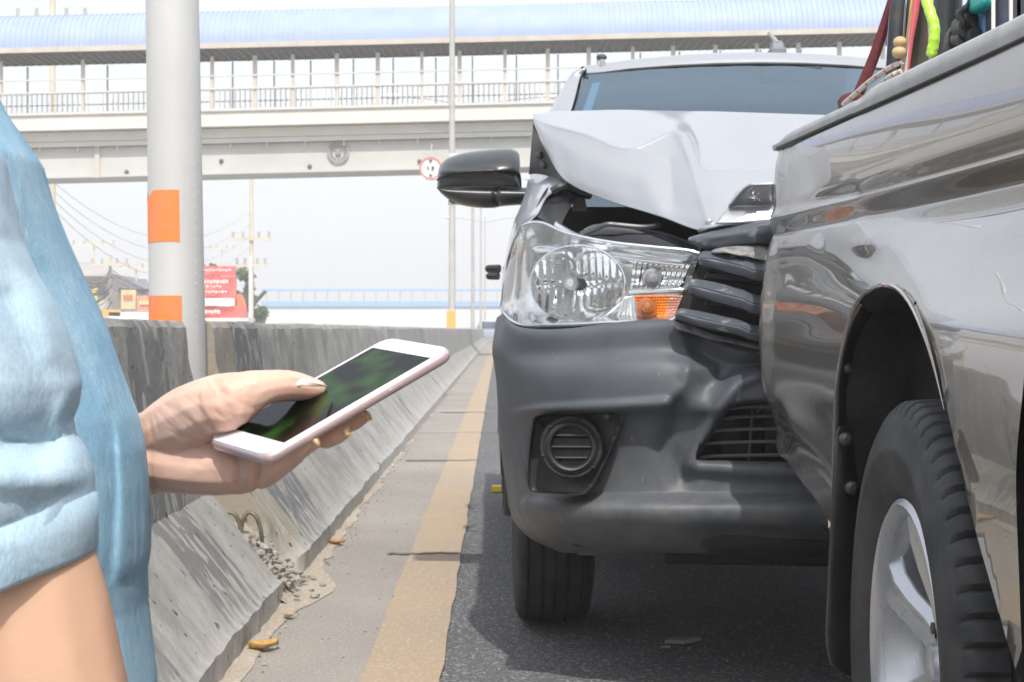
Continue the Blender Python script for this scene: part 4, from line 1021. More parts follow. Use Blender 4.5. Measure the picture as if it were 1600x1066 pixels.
# torn bracket above the bars
surf('grille_bracket', [[(1086,368,3.735),(1110,362,3.71),(1150,352,3.69),(1185,346,3.68),(1215,344,3.68)],[(1076,372,3.73),(1110,370,3.70),(1150,360,3.68),(1185,352,3.66),(1215,350,3.66)],[(1078,378,3.73),(1112,386,3.70),(1150,380,3.68),(1185,376,3.66),(1215,376,3.66)],[(1100,390,3.75),(1118,392,3.73),(1150,388,3.71),(1185,385,3.70),(1215,385,3.70)]], M_slat, ST, 6, 5, creases=[([(1110,372),(1150,366),(1200,362)], .01, 4, True)])
surf('torn_plastic', [[(1124,386,3.71),(1145,384,3.69),(1170,383,3.68),(1200,384,3.68)],[(1112,392,3.69),(1142,391,3.67),(1170,396,3.66),(1200,402,3.66)],[(1116,396,3.685),(1142,396,3.665),(1170,402,3.655),(1200,408,3.655)]], mat('scuffed_plastic', (.13,.13,.13), .6, 0, (.35,.35,.34), 30, 6, .5, 80), ST, 5, 4, thick=.003, creases=[([(1130,390),(1150,402),(1175,394)], .012, 5, True)])
surf('bumper_bracket', [[(1048,505,3.72),(1075,505,3.71),(1110,520,3.70),(1150,530,3.69),(1200,540,3.69)],[(1056,514,3.71),(1080,520,3.70),(1110,530,3.69),(1150,536,3.68),(1200,548,3.68)]], mat('grey_bracket', (.20,.20,.20), .55, 0, (.07,.07,.07), 30), ST, 6, 3, thick=.004, creases=[([(1075,500),(1090,530)], -.01, 6, True)])

# ---- cab
def mirX(p): return (2*XM-p[0], p[1], p[2])
M_glass = clear('tinted_glass', tint=(.25,.45,.60), refl=.7, rough=.02, base=.30)
M_glass.node_tree.nodes['Glossy BSDF'].inputs['Color'].default_value = (.60,.74,.84,1)
M_trim = mat('rubber_trim', (.02,.02,.022), .5)
M_int = mat('interior', (.06,.062,.066), .8)
def cab_rows(pts): return pts
wl0 = (.10, 5.15, 1.20); wl1 = (.267, 5.56, 1.56); wl2 = (.322, 5.86, 1.755); wl3 = (.36, 5.92, 1.79)
def arcx(pl, z, bow, n=7, top=0):
    x, y, zz = pl; out = []
    for i in range(n):
        t = i/(n-1); X = x+(2*XM-2*x)*t; s = 1-(2*t-1)**2
        out.append((X, y-bow*s, zz+top*s))
    return out
surf('windscreen', [[Vector(p) for p in arcx(wl0, 0, .16)], [Vector(p) for p in arcx(wl1, 0, .14, top=.006)], [Vector(p) for p in arcx(wl2, 0, .12, top=.018)]], M_glass, ST, 6, 8, world=True)
surf('roof', [[Vector(p) for p in arcx((.335,5.845,1.748), 0, .12, 9, top=.020)], [Vector(p) for p in arcx((.330,5.875,1.768), 0, .12, 9, top=.026)], [Vector(p) for p in arcx((.322,5.96,1.790), 0, .10, 9, top=.034)], [Vector(p) for p in arcx((.31,6.4,1.795), 0, .0, 9, top=.05)], [Vector(p) for p in arcx((.31,7.1,1.79), 0, .0, 9, top=.04)], [Vector(p) for p in arcx((.33,7.35,1.72), 0, .0, 9, top=.03)]], M_silver, ST, 5, 6, world=True)
b = MB(); b.tube([Vector((.334,5.84,1.741))]+[Vector(p) for p in arcx((.336,5.842,1.745), 0, .12, 9, top=.019)][1:-1]+[Vector((2*XM-.334,5.84,1.741))], .006, 6); b.build('windscreen_seal', M_trim, ST, True)
for side in (0, 1):
    fx = (lambda p: Vector(p)) if side == 0 else (lambda p: Vector(mirX(p)))
    # A-pillar: broad silver post
    surf('a_pillar', [[fx(q) for q in r] for r in [
        [(.085,5.18,1.14),(.10,5.14,1.17),(.125,5.13,1.20)],
        [(.165,5.62,1.50),(.195,5.55,1.53),(.258,5.545,1.555)],
        [(.232,5.84,1.66),(.262,5.80,1.70),(.312,5.83,1.735)],
        [(.265,5.95,1.72),(.295,5.92,1.765),(.335,5.87,1.768)],
        [(.275,6.4,1.745),(.295,6.4,1.775),(.33,6.4,1.795)],
        [(.28,7.2,1.735),(.30,7.2,1.765),(.34,7.2,1.785)]]], M_silver, ST, 5, 6, world=True, thick=.004)
    surf('side_window', [[fx(q) for q in r] for r in [
        [(.268,6.0,1.715),(.272,6.5,1.735),(.275,7.0,1.73),(.28,7.25,1.69)],
        [(.175,5.65,1.50),(.19,6.3,1.50),(.19,6.9,1.50),(.20,7.3,1.50)],
        [(.095,5.25,1.14),(.085,6.1,1.12),(.085,6.8,1.12),(.09,7.4,1.12)]]], M_glass, ST, 4, 4, world=True)
    # flank
    sec = lambda y, w=.055: [(.045+w, y, 1.13), (.012+w, y, 1.06), (.0+w, y, .96), (-.004+w, y, .84), (.0+w, y, .70), (.02+w, y, .52), (.07+w, y, .42)]
    for nm, y0, y1 in (('front_door', 5.42, 6.48), ('rear_door', 6.49, 7.35), ('bed_side', 7.40, 8.98)):
        o = surf(nm, [[fx((q[0], y, q[2])) for y in (y0, (y0*2+y1)/3, (y0+2*y1)/3, y1)] for q in sec(0, .055)], M_silver, ST, 3, 4, world=True, thick=.004)
        if 'door' in nm:
            b = MB(); b.tube([fx((.03, y1-.25, 1.08)), fx((-.012, y1-.22, 1.08)), fx((-.012, y1-.10, 1.08)), fx((.03, y1-.07, 1.08))], .013, 8); b.build('door_handle', M_plas, o, True)
    # front wing with wheel arch
    arch_y = 4.88; g = []
    for y in (4.32, 4.42, 4.52, 4.64, 4.76, 4.88, 5.0, 5.12, 5.24, 5.33, 5.41):
        az_ = .38+sqrt(max(0, .50**2-(y-arch_y)**2))*1.03 if abs(y-arch_y) < .5 else .42
        fl = -.012*exp(-((y-arch_y)/.5)**4)
        tz = 1.02 if y < 4.5 else 1.10
        fl += .056; g.append([fx((.05, y, tz)), fx((.01+fl, y, tz-.05)), fx((-.004+fl, y, max(az_+.04, .93))), fx((-.006+fl, y, max(az_+.02, .80 if abs(y-arch_y) > .45 else 0))), fx((-.010+fl, y, az_+.01)), fx((.03+fl, y, az_))])
    surf('front_wing', g, M_silver, ST, 4, 3, world=True, thick=.003)
    b = MB(); pts = [fx((.046, arch_y+.505*cos(a), .38+.50*sin(a))) for a in [pi*i/20-.12 for i in range(22)]]
    b.tube(pts, .014, 8); b.build('wheel_arch_trim', M_plas, ST, True)
    b = MB(); pts = [fx((.046, 7.97+.49*cos(a), .38+.48*sin(a))) for a in [pi*i/20-.12 for i in range(22)]]
    b.tube(pts, .014, 8); b.build('wheel_arch_trim', M_plas, ST, True)
    b = MB(); b.prism([fx((.12, 4.40, .2)), fx((.12, 5.36, .2)), fx((.12, 5.30, .88)), fx((.12, 4.46, .88))], (.26*(1 if side == 0 else -1), 0, 0)) if False else None
    vs = []; fs = []
    for i in range(21):
        a = pi*i/20; vs += [fx((.03, arch_y+.50*cos(a), .38+.50*sin(a))), fx((.42, arch_y+.50*cos(a), .38+.50*sin(a)))]
    for i in range(20): fs.append((2*i, 2*i+1, 2*i+3, 2*i+2))
    pyd('wheel_well', vs, fs, M_black, ST)
    b = MB(); p0 = fx((.03,5.45,.42)); p1 = fx((.10,7.35,.48)); b.box((min(p0.x,p1.x),5.45,.38), (max(p0.x,p1.x),7.3,.44)); b.build('side_step', M_plas, ST, False, .01)
    # wheels
    xw = .176 if side == 0 else 2*XM-.176
    wheel(ST, Vector((xw, 4.88, .385)), .0, .385, .222, .225, -1 if side == 0 else 1, 'rib', .2)
    wheel(ST, Vector((xw, 7.97, .385)), .0, .385, .222, .225, -1 if side == 0 else 1, 'rib', .5)
b = MB(); b.box((.32, 4.2, .36), (1.54, 8.9, .46)); b.build('chassis', M_black, ST, False, .02)
b = MB(); b.tube([(.3, 4.88, .38), (1.56, 4.88, .38)], .05, 10); b.build('front_axle', M_black, ST, True)
b = MB(); b.tube([(.3, 7.97, .38), (1.56, 7.97, .38)], .06, 10); b.build('rear_axle', M_black, ST, True)
b = MB(); b.box((.06, 8.96, .5), (1.80, 8.99, 1.12)); b.build('tailgate', M_silver, ST, False, .01)
b = MB(); b.box((.1, 7.42, .6), (1.76, 8.94, .63)); b.build('bed_floor', M_plas, ST)
b = MB(); b.box((.05, 7.37, .5), (1.81, 7.40, 1.13)); b.build('bed_front', M_silver, ST)
b = MB(); b.box((.33, 7.33, 1.12), (1.53, 7.36, 1.72)); b.build('rear_window', M_trim, ST)
b = MB(); b.box((.12, 5.3, .55), (1.74, 7.3, .60)); b.build('cab_floor', M_int, ST)
b = MB(); b.prism([(.12,5.20,1.19),(.12,5.55,1.20),(.12,5.62,1.05),(.12,5.55,.6),(.12,5.2,.6)], (1.62,0,0)); b.build('dashboard', M_int, ST, False, .02)
for xs_ in (.50, 1.36):
    b = MB(); b.box((xs_-.24, 6.30, .6), (xs_+.24, 6.45, 1.30)); b.box((xs_-.24, 5.95, .6), (xs_+.24, 6.4, .85)); b.build('seat', mat('seat_cloth', (.10,.11,.12), .9), ST, False, .05)
    b = MB(); b.box((xs_-.13, 6.34, 1.34), (xs_+.13, 6.44, 1.52)); b.build('headrest', mat('headrest_cloth', (.13,.14,.15), .9), ST, False, .04)
b = MB(); c = P(1236, 117, 5.72); b.box((c.x-.11, c.y-.01, c.z-.03), (c.x+.11, c.y+.02, c.z+.03)); b.build('rear_view_mirror', M_plas, ST, False, .012)
b = MB(); b.prism([P(908,180,5.58), P(922,180,5.58), P(938,128,5.78), P(926,130,5.78)], (0,.006,0)); b.build('windscreen_sticker', mat('pale_sticker', (.80,.82,.78), .5), ST)
# antenna and roof fitting
b = MB(); c = P(1217, 80, 5.83); b.box((c.x-.028,c.y,c.z-.012),(c.x+.028,c.y+.09,c.z+.014)); b.prism([c+Vector((-.026,.01,.01)), c+Vector((.026,.01,.01)), c+Vector((.017,.02,.042)), c+Vector((-.017,.02,.042))], (0,.05,0)); an = b.build('antenna_base', mat('antenna_grey', (.16,.18,.20), .5), ST, False, .006)
b = MB(); b.tube([P(1215,68,5.85), P(1202,52,5.90)], .008, 8); b.build('antenna_rod', mat('antenna_rod_grey', (.30,.30,.30), .5), an, True)
b = MB(); c = P(940, 90, 5.95); b.sphere(c, (.020,.03,.012), 10, 6); o = b.build('roof_fitting', M_bolt, ST, True)
b = MB(); b.box(P(937,106,5.86), P(945,94,5.88)); b.build('sensor_tab', mat('grey_tab', (.3,.3,.3), .5), ST, False, .003)
# door mirror
M_mir = mat('mirror_black', (.030,.034,.038), .30, 0, (.036,.040,.044), 30, coat=.3)
def mirror_shell(name, rows, m, par): return surf(name, rows, m, par, 7, 7)
mr = empty('door_mirror', P(750, 280, 5.2), None, None); mr.parent = ST; mr.location = mr.location-Vector(ST.location)
up = [(684,270),(688,258),(700,247),(725,239),(760,234),(790,232),(804,234),(811,242),(813,262),(813,292)]
lo_ = [(683,292),(688,293),(705,292),(735,291),(760,291),(785,292),(803,293),(810,293),(812,293),(813,294)]
mk2 = lambda a, b_, t, Y: [(x*(1-t)+u*t, y*(1-t)+v*t, Y(i)) for i, ((x, y), (u, v)) in enumerate(zip(a, b_))]
bow = lambda base, amt: (lambda i: base-amt*(1-((i-4.5)/4.6)**2))
surf('mirror_cap', [mk2(up, lo_, 0, lambda i: 5.24), mk2(up, lo_, .06, bow(5.22, .03)), mk2(up, lo_, .25, bow(5.20, .06)), mk2(up, lo_, .45, bow(5.19, .075)), mk2(up, lo_, .58, bow(5.19, .08)), mk2(up, lo_, .60, bow(5.195, .07)), mk2(up, lo_, .95, bow(5.20, .07)), mk2(up, lo_, 1, bow(5.20, .06))], M_mir, mr, 6, 5, creases=[([(684,268),(770,268),(800,278),(812,292)], .010, 4, False)], thick=.004)
lo1 = [(683,292),(690,293),(705,292),(735,291),(760,291),(785,291),(800,292),(814,293),(828,294)]
lo2 = [(684,296),(690,303),(703,313),(722,321),(748,325),(772,325),(782,323),(805,321),(823,320)]
mk3 = lambda t, o: [(x*(1-t)+u*t, y*(1-t)+v*t, 5.19+o) for (x, y), (u, v) in zip(lo1, lo2)]
surf('mirror_base', [mk3(0, -.03), mk3(.3, -.055), mk3(.7, -.045), mk3(.95, -.01), mk3(1, .03)], M_mir, mr, 6, 5, creases=[([(776,290),(774,312),(783,325)], -.012, 2.0, False)], thick=.004)
b = MB(); b.box(P(700,320,5.26), P(812,240,5.28)); b.build('mirror_glass', M_chrome, mr, False, .004)
b = MB(); b.tube([P(805,307,5.2), P(838,308,5.2), P(850,310,5.35)], .026, 10); b.build('mirror_arm', M_mir, mr, True)
# ================================================================ dark grey pickup (rear corner dented), nearer
DT = empty('pickup_truck', (1.5, 1.6, 0), 'nearer dark grey pickup, dented rear corner, alloy wheel and black mud flap in view', 'pickup truck')
DM = 1.52
HUBD = Vector((.572, 2.36, .374))
# columns along the truck (distance Y), rows by height: (X, Z)
colY = [3.56, 3.535, 3.50, 3.42, 3.28, 3.12, 2.95, 2.78, 2.60, 2.42, 2.24, 2.06, 1.92, 1.815]
def lerp_t(t, y):
    t = sorted(t)
    if y <= t[0][0]: return t[0][1]
    for (a, b_), (c, d) in zip(t, t[1:]):
        if y <= c: return b_+(d-b_)*(y-a)/(c-a)
    return t[-1][1]
Xtop = lambda y: lerp_t([(1.8,.715),(2.2,.697),(2.8,.655),(3.3,.618),(3.5,.604),(3.535,.612),(3.56,.650)], y)
Xcr  = lambda y: lerp_t([(1.8,.715),(2.2,.700),(2.8,.655),(3.3,.605),(3.5,.588),(3.535,.598),(3.56,.640)], y)
Xcr2 = lambda y: lerp_t([(1.8,.728),(2.2,.716),(2.8,.668),(3.3,.612),(3.5,.590),(3.535,.600),(3.56,.640)], y)
Xm95 = lambda y: lerp_t([(1.8,.672),(2.2,.640),(2.5,.632),(2.8,.630),(3.1,.622),(3.3,.606),(3.42,.590),(3.5,.572),(3.535,.583),(3.56,.62)], y)
Xm85 = lambda y: lerp_t([(1.8,.590),(2.2,.583),(2.6,.594),(2.85,.610),(3.1,.612),(3.3,.602),(3.42,.588),(3.5,.566),(3.535,.574),(3.56,.61)], y)
Xm70 = lambda y: lerp_t([(1.8,.572),(2.2,.576),(2.5,.582),(2.8,.596),(3.1,.602),(3.3,.596),(3.42,.585),(3.5,.568),(3.535,.578),(3.56,.61)], y)
Xm50 = lambda y: lerp_t([(1.8,.580),(2.2,.582),(2.5,.585),(2.8,.590),(3.1,.594),(3.3,.592),(3.5,.580),(3.535,.590),(3.56,.62)], y)
rowsD = [(1.236, Xtop, 0), (1.19, Xtop, -.006), (1.12, Xtop, -.008), (1.088, Xcr, 0), (1.078, Xcr, .001), (1.050, Xcr2, .004), (1.040, Xcr2, 0), (1.0, lambda y: (Xcr2(y)+Xm95(y))/2, -.004), (.95, Xm95, 0), (.90, lambda y: (Xm95(y)+Xm85(y))/2, -.002), (.85, Xm85, 0), (.78, lambda y: (Xm85(y)+Xm70(y))/2, -.002), (.70, Xm70, 0), (.60, Xm70, .003), (.50, Xm50, 0), (.40, Xm50, .012), (.33, Xm50, .02)]
def zbot(y): return lerp_t([(1.8,.30),(2.8,.42),(2.9,.47),(3.05,.515),(3.25,.545),(3.45,.59),(3.56,.62)], y)
gridD = []
for (z, fx_, o) in rowsD:
    row = []
    for y in colY:
        zz = z; zb = zbot(y)
        if z < .85: zz = .85-(.85-z)*(.85-zb)/(.85-.33)
        row.append(Vector((fx_(y)+o, y, zz)))
    gridD.append(row)
for row in gridD:                                     # fair the curves along the side
    for _ in range(2):
        xs0 = [q.x for q in row]
        for i in range(3, len(row)-1): row[i].x = (xs0[i-1]+2*xs0[i]+xs0[i+1])/4
# wheel-arch opening, read off the photograph
archp = [(1304,1120),(1305,1000),(1306,900),(1307,800),(1308,700),(1311,620),(1318,560),(1329,510),(1343,475),(1360,455),(1385,446),(1408,452),(1428,475),(1446,515),(1462,565),(1480,640),(1500,730),(1522,820),(1545,905),(1568,985),(1592,1062),(1612,1120),(1640,1250),(1660,1400),(1300,1400)]
creD = [([(1215,325),(1250,318),(1330,300)], -.004, 9, False),
        ([(1350,350),(1368,366),(1352,380)], .005, 18, False),
        ([(1225,240),(1250,285)], -.006, 16, False),
        ([(1290,385),(1340,392)], -.004, 22, False),
        ([(1205,640),(1218,690)], -.010, 14, False),
        ([(1212,690),(1222,712)], .008, 7, False)]
def pxarch(p): return p
SC_ARCH = [tuple(v)[:2] for v in spline([(x, y, 0) for x, y in archp], 3)]
bed = surf('bed_side', gridD, M_gunmetal, DT, nu=11, nv=5, world=True, disp=(-1, 0, 0), creases=creD, cuts=[SC_ARCH])
# wheel-arch lip: rolled edge following the opening
def sideX(px, py):
    """body surface X under a pixel: march along the ray"""
    lo, hi = 1.7, 3.6
    best = None
    y = lo
    while y < hi:
        p = P(px, py, y)
        z = p.z
        # X of the body at (y,z)
        pts = []
        for (zr, fx_, o) in rowsD:
            zz = zr; zb = zbot(y)
            if zr < .85: zz = .85-(.85-zr)*(.85-zb)/(.85-.33)
            pts.append((zz, fx_(y)+o))
        X = lerp_t(pts, z)
        d = p.x-X
        if best is None or abs(d) < best[0]: best = (abs(d), p, X)
        y += .01
    return best[1]
lip = [sideX(x, y) for x, y in [(1303,832)]+archp[3:-3]]
b = MB(); sp_ = spline([q+Vector((-.004, 0, 0)) for q in lip[:14]], 3); b.tube(sp_, [.0048*min(1, (len(sp_)-1-i)/10+.1) for i in range(len(sp_))], 8); b.build('wheel_arch_lip', M_gunmetal, DT, True)
# inner return flange of the arch
vs = []; fs = []; L2 = spline([Vector(q) for q in lip], 3)
for q in L2:
    c = Vector((q.x, HUBD.y, HUBD.z)); d = (c-q).normalized()
    vs += [q, q+Vector((.012, 0, 0))+d*.012, q+Vector((.05, 0, 0))+d*.014, q+Vector((.34, 0, 0))-d*.02]
M_liner = mat('wheel_well', (.012,.012,.013), .75, 0, (.028,.027,.026), 14, 6, .3, 40)
for i in range(len(L2)-1):
    for k in range(3): fs.append((i*4+k, (i+1)*4+k, (i+1)*4+k+1, i*4+k+1))
pyd('wheel_well', vs, fs, M_liner, DT)
b = MB(); b.box((.90, 1.80, .30), (.93, 2.95, 1.05)); b.build('inner_wheel_well', M_liner, DT)
# flange plate with bolts along the rear edge of the arch, then the mud flap
fl = empty('flap_mount', P(1325, 600, 2.8), None, None); fl.parent = DT; fl.location = fl.location-Vector(DT.location)
M_flap = mat('mud_flap_rubber', (.020,.021,.023), .42, 0, (.035,.035,.036), 15, 6, .15, 60)
surf('flange_strip', [[(1309,668,2.84),(1310,610,2.83),(1318,555,2.81),(1332,505,2.77),(1346,478,2.72)],[(1325,668,2.86),(1327,612,2.86),(1333,560,2.84),(1344,515,2.80),(1356,487,2.75)],[(1334,668,2.92),(1337,615,2.92),(1345,570,2.90),(1354,525,2.86),(1364,495,2.80)]], M_plas, DT, 6, 5, thick=.004)
for (x, y, Y, r) in ((1325,576,2.825,.007),):
    b = MB(); b.lathe([(0,.010),(r*.6,.010),(r,.005),(r*1.3,0),(r*1.3,-.006)], Matrix.Translation(P(x,y,Y)) @ Matrix.Rotation(pi/2+.2, 4, 'X'), 14); b.build('bolt', M_bolt, DT, True)
flap = surf('mud_flap', [[(1307,672,2.83),(1312,667,2.83),(1322,665,2.84),(1332,668,2.86),(1338,680,2.88)],
                  [(1302,720,2.83),(1308,720,2.825),(1322,720,2.83),(1336,722,2.87),(1346,724,2.92)],
                  [(1297,830,2.83),(1303,830,2.822),(1325,830,2.83),(1350,830,2.87),(1390,830,2.92)],
                  [(1292,930,2.84),(1299,930,2.83),(1325,930,2.84),(1360,930,2.88),(1400,930,2.92)],
                  [(1290,1000,2.85),(1297,1005,2.84),(1325,1010,2.85),(1360,1010,2.89),(1400,1010,2.93)],
                  [(1296,1036,2.86),(1304,1044,2.85),(1330,1058,2.86),(1360,1066,2.90),(1400,1070,2.94)]], M_flap, DT, 6, 6, thick=.006)
for (x, y) in ((1322,687),(1331,763)):
    b = MB(); b.lathe([(0,.008),(.005,.008),(.0065,.005),(.008,.0045),(.010,.003),(.012,0),(.012,-.004)], Matrix.Translation(P(x,y,2.822)) @ Matrix.Rotation(pi/2+.1, 4, 'X') , 18); b.build('flap_bolt', M_bolt, flap, True)
# rear face and far side of the bed, so that it is a whole truck
def flatX(x, y, z): return Vector((x, y, z))
b = MB(); b.box((.66, 3.50, .60), (2.38, 3.555, 1.21)); b.build('tailgate', M_gunmetal, DT, False, .012)
b = MB(); b.box((.70, 3.44, .42), (2.34, 3.56, .58)); b.build('rear_bumper', M_chrome, DT, False, .02)
b = MB(); b.box((2.36, 1.8, .45), (2.42, 3.54, 1.23)); b.build('far_bed_side', M_gunmetal, DT, False, .012)
b = MB(); b.box((.72, 1.83, .66), (2.36, 3.50, .70)); b.build('bed_floor', M_plas, DT)
b = MB(); b.box((.70, 1.80, .66), (2.38, 1.84, 1.20)); b.build('bed_front', M_gunmetal, DT)
surf('inner_bed_side', [[Vector((Xtop(y)+.05, y, 1.232)) for y in (1.83, 2.3, 2.8, 3.2, 3.49)], [Vector((Xtop(y)+.07, y, .70)) for y in (1.83, 2.3, 2.8, 3.2, 3.49)]], M_plas, DT, 4, 3, world=True)
# rail cap, in two overlapping lengths
def cap(name, y0, y1, h, w0, w1, off, r=.006):
    n = 14; vs = []; fs = []
    for i in range(n+1):
        y = y0+(y1-y0)*i/n; X = Xtop(min(y, 3.5))-off; e = 1
        if i == n: e = .35
        z0 = 1.234; hh = h*e
        sec = [(X+.010, z0-.006), (X-.004, z0-.004), (X-.006, z0+.006), (X-.004+.002, z0+hh*.7), (X+.010, z0+hh), (X+w0, z0+hh+.002), (X+w0+.006, z0+hh-.006), (X+w0+.006, z0-.01)]
        vs += [(a, y, c) for a, c in sec]
    for i in range(n):
        for j in range(7): fs.append((i*8+j, (i+1)*8+j, (i+1)*8+j+1, i*8+j+1))
    fs.append(tuple(range(8))); fs.append(tuple(n*8+j for j in range(8))[::-1])
    o = pyd(name, vs, fs, M_rail_cap, DT); o.data.set_sharp_from_angle(angle=radians(50)); return o
cap('rail_cap', 1.7, 3.535, .024, .075, 0, .002); cap('rail_cap', 1.7, 2.93, .032, .078, 0, .006)
b = MB(); b.tube([Vector((Xtop(y)-.004, y, 1.231)) for y in (1.8, 2.2, 2.6, 3.0, 3.3, 3.5)], .0035, 6); b.build('rail_seal', M_trim, DT, True)
# cab and front end, out of the frame but standing where they must
cabg = []
for (z, o) in ((1.236,-.01),(1.12,-.01),(1.078,0),(1.045,.006),(.95,-.03),(.85,-.105),(.70,-.112),(.50,-.105),(.34,-.09)):
    cabg.append([Vector((.70+o+.0*k, y, z)) for k, y in enumerate((1.79, 1.3, .8, .3, .28))])
surf('rear_door', cabg, M_gunmetal, DT, 5, 3, world=True, thick=.004)
surf('front_door', [[Vector((q.x, y, q.z)) for y in (.265, -.2, -.7, -.85)] for q in [r[0] for r in cabg]], M_gunmetal, DT, 5, 3, world=True, thick=.004)
surf('front_wing', [[Vector((q.x, y, min(q.z, 1.15))) for y in (-.865, -1.2, -1.3)] for q in [r[0] for r in cabg]], M_gunmetal, DT, 5, 3, world=True, thick=.004)
b = MB(); b.prism([(.86, 1.78, 1.24), (.86, -.9, 1.24), (.86, .0, 1.78), (.86, 1.6, 1.80)], (1.32, 0, 0)); b.build('cab', mat('dark_glass', (.03,.035,.04), .05, coat=1), DT, False, .05)
b = MB(); b.box((.95, .15, 1.79), (2.1, 1.5, 1.83)); b.build('roof', M_gunmetal, DT, False, .02)
b = MB(); b.prism([(.74, -.9, 1.2), (.74, -2.0, 1.08), (.74, -2.0, .45), (.74, -1.35, .45), (.74,-1.3,.9),(.74,-.95,.9)], (1.56, 0, 0)); b.build('bonnet', M_gunmetal, DT, False, .03)
b = MB(); b.box((.95, -1.9, .34), (2.1, 3.4, .48)); b.build('chassis', M_black, DT)
b = MB(); b.tube([(.75, 2.36, .38), (2.3, 2.36, .38)], .06, 10); b.build('rear_axle', M_black, DT, True)
wheel(DT, HUBD+Vector((.128, 0, .0)), -.028, .378, .262, .222, -1, 'block', pi/2-.45)
wheel(DT, Vector((2*DM-.70, 2.36, .378)), 0, .378, .262, .222, 1, 'block')
wheel(DT, Vector((.72, -.72, .378)), 0, .378, .262, .222, -1, 'block')
wheel(DT, Vector((2*DM-.72, -.72, .378)), 0, .378, .262, .222, 1, 'block')

# ================================================================ load in the bed
bk = empty('bicycle', (.80, 2.8, .70), 'bicycle with black tyres standing upright in the bed of the dark pickup', 'bicycle')
def bike_wheel(cx, cy, cz, R, yaw, tilt, par, rt=.013):
    M = Matrix.Translation((cx, cy, cz)) @ Matrix.Rotation(yaw, 4, 'Z') @ Matrix.Rotation(tilt, 4, 'Y') @ Matrix.Rotation(pi/2, 4, 'Y')
    b = MB(); prof = [(R+rt*1.1*cos(a), rt*sin(a)) for a in [2*pi*i/12 for i in range(12)]]; b.lathe(prof, M, 72, closed=True); t = b.build('tyre', M_rub_t, par, True)
    b = MB(); b.lathe([(R-.008,.0135),(R-.022,.0142),(R-.028,.0),(R-.022,-.0142),(R-.008,-.0135)], M, 60, closed=True); r = b.build('rim', M_alloy, par, True)
    for k in range(18):
        a = 2*pi*k/18; q = M @ Vector(((R-.024)*cos(a), (R-.024)*sin(a), 0)); h_ = M @ Vector((.015*cos(a+1.2), .015*sin(a+1.2), .02*(1 if k % 2 else -1)))
        b = MB(); b.tube([q, h_], .0013, 4, False); b.build('spoke', M_chrome, r, True)
    b = MB(); b.tube([M @ Vector((0,0,-.04)), M @ Vector((0,0,.04))], .018, 10); b.build('hub', M_bolt, par, True)
bike_wheel(.772, 3.2, 1.27, .22, -.245, .05, bk); bike_wheel(.803, 3.2, 1.28, .22, -.245, .05, bk)
for pts, r_ in (([P(1545,60,2.75), P(1552,-60,2.75)], .026), ([P(1500,60,2.72), P(1560,30,2.7), P(1600,40,2.6)], .014), ([P(1590,90,2.7), P(1588,-80,2.7)], .016)):
    pass
M_frame = mat('frame_blue', (.12,.30,.55), .3, coat=.6)
b = MB(); b.tube([P(1544,70,2.72), P(1546,-90,2.72)], .025, 12); b.build('head_tube', M_frame, bk, True)
b = MB(); b.tube([P(1546,-20,2.72), P(1640,-80,2.6)], .02, 10); b.build('down_tube', M_frame, bk, True)
b = MB(); b.tube(spline([P(1511,42,2.74), P(1527,22,2.74), P(1560,14,2.73), P(1600,12,2.7)], 5), .012, 8); b.build('brake_arm', M_plas, bk, True)
b = MB(); b.tube([P(1557,70,2.70), P(1557,-60,2.70)], .007, 8); b.build('fork', M_chrome, bk, True)
b = MB(); b.tube([P(1576,50,2.68), P(1580,-60,2.68)], .006, 8); b.build('fork', M_chrome, bk, True)
dr = MB(); Mdr = Matrix.Translation(P(1506,68,2.72)) @ Matrix.Rotation(-pi/2+.3, 4, 'Z') @ Matrix.Rotation(pi/2, 4, 'Y')
dr.lathe([(.010,-.008),(.034,-.006),(.036,0),(.034,.006),(.010,.008)], Mdr, 24, fn=lambda r, h, a, i: r+(.004*(1 if (a*11/pi) % 1 < .5 else 0) if r > .03 else 0)); dr.build('chain_ring', M_bolt, bk, True)
for (x, y, r_) in ((1503,45,.018),(1514,30,.014),(1505,22,.010),(1520,58,.016),(1498,62,.012)):
    b = MB(); b.lathe([(0,.008),(r_,.008),(r_,-.008),(0,-.008)], Matrix.Translation(P(x,y,2.70)) @ Matrix.Rotation(.6,4,'Z') @ Matrix.Rotation(pi/2, 4, 'X'), 14); b.build('gear', M_bolt, bk, True)
b = MB(); b.tube(spline([P(1495,60,2.70), P(1502,40,2.69), P(1498,20,2.69), P(1515,5,2.69), P(1518,-30,2.69)], 5), .005, 6); b.build('brake_cable', M_plas, bk, True)
# dark tube / mud guard next to the wheels
b = MB(); b.tube(spline([P(1477,125,2.85), P(1478,70,2.85), P(1480,30,2.85), P(1484,-60,2.85)], 5), .0245, 16); o = b.build('rolled_mat', mat('black_sheet', (.012,.014,.015), .3, 0, (.04,.045,.045), 20, 6, .6, 14, stretch=(3,3,.3), bump_dist=.01), None, True); tag(o, 'thick black rubber roll standing behind the lime green bag', 'rubber roll')
cb = empty('cool_bag', P(1585, 60, 2.62), 'dark navy upright bag with white piping at the right edge above the bed rail', 'bag')
M_navy = mat('navy_cloth', (.045,.055,.080), .85, 0, (.06,.07,.10), 60)
for (x0, x1) in ((1562,1576),(1583,1640)):
    b = MB(); b.box(P(x0, 95, 2.60), P(x1, -60, 2.68)); b.build('side_panel', M_navy, cb, False, .006)
for x in (1579.5, 1552):
    b = MB(); b.tube([P(x, 95, 2.60), P(x, -60, 2.60)], .0032, 8); b.build('piping', M_bw, cb, True)
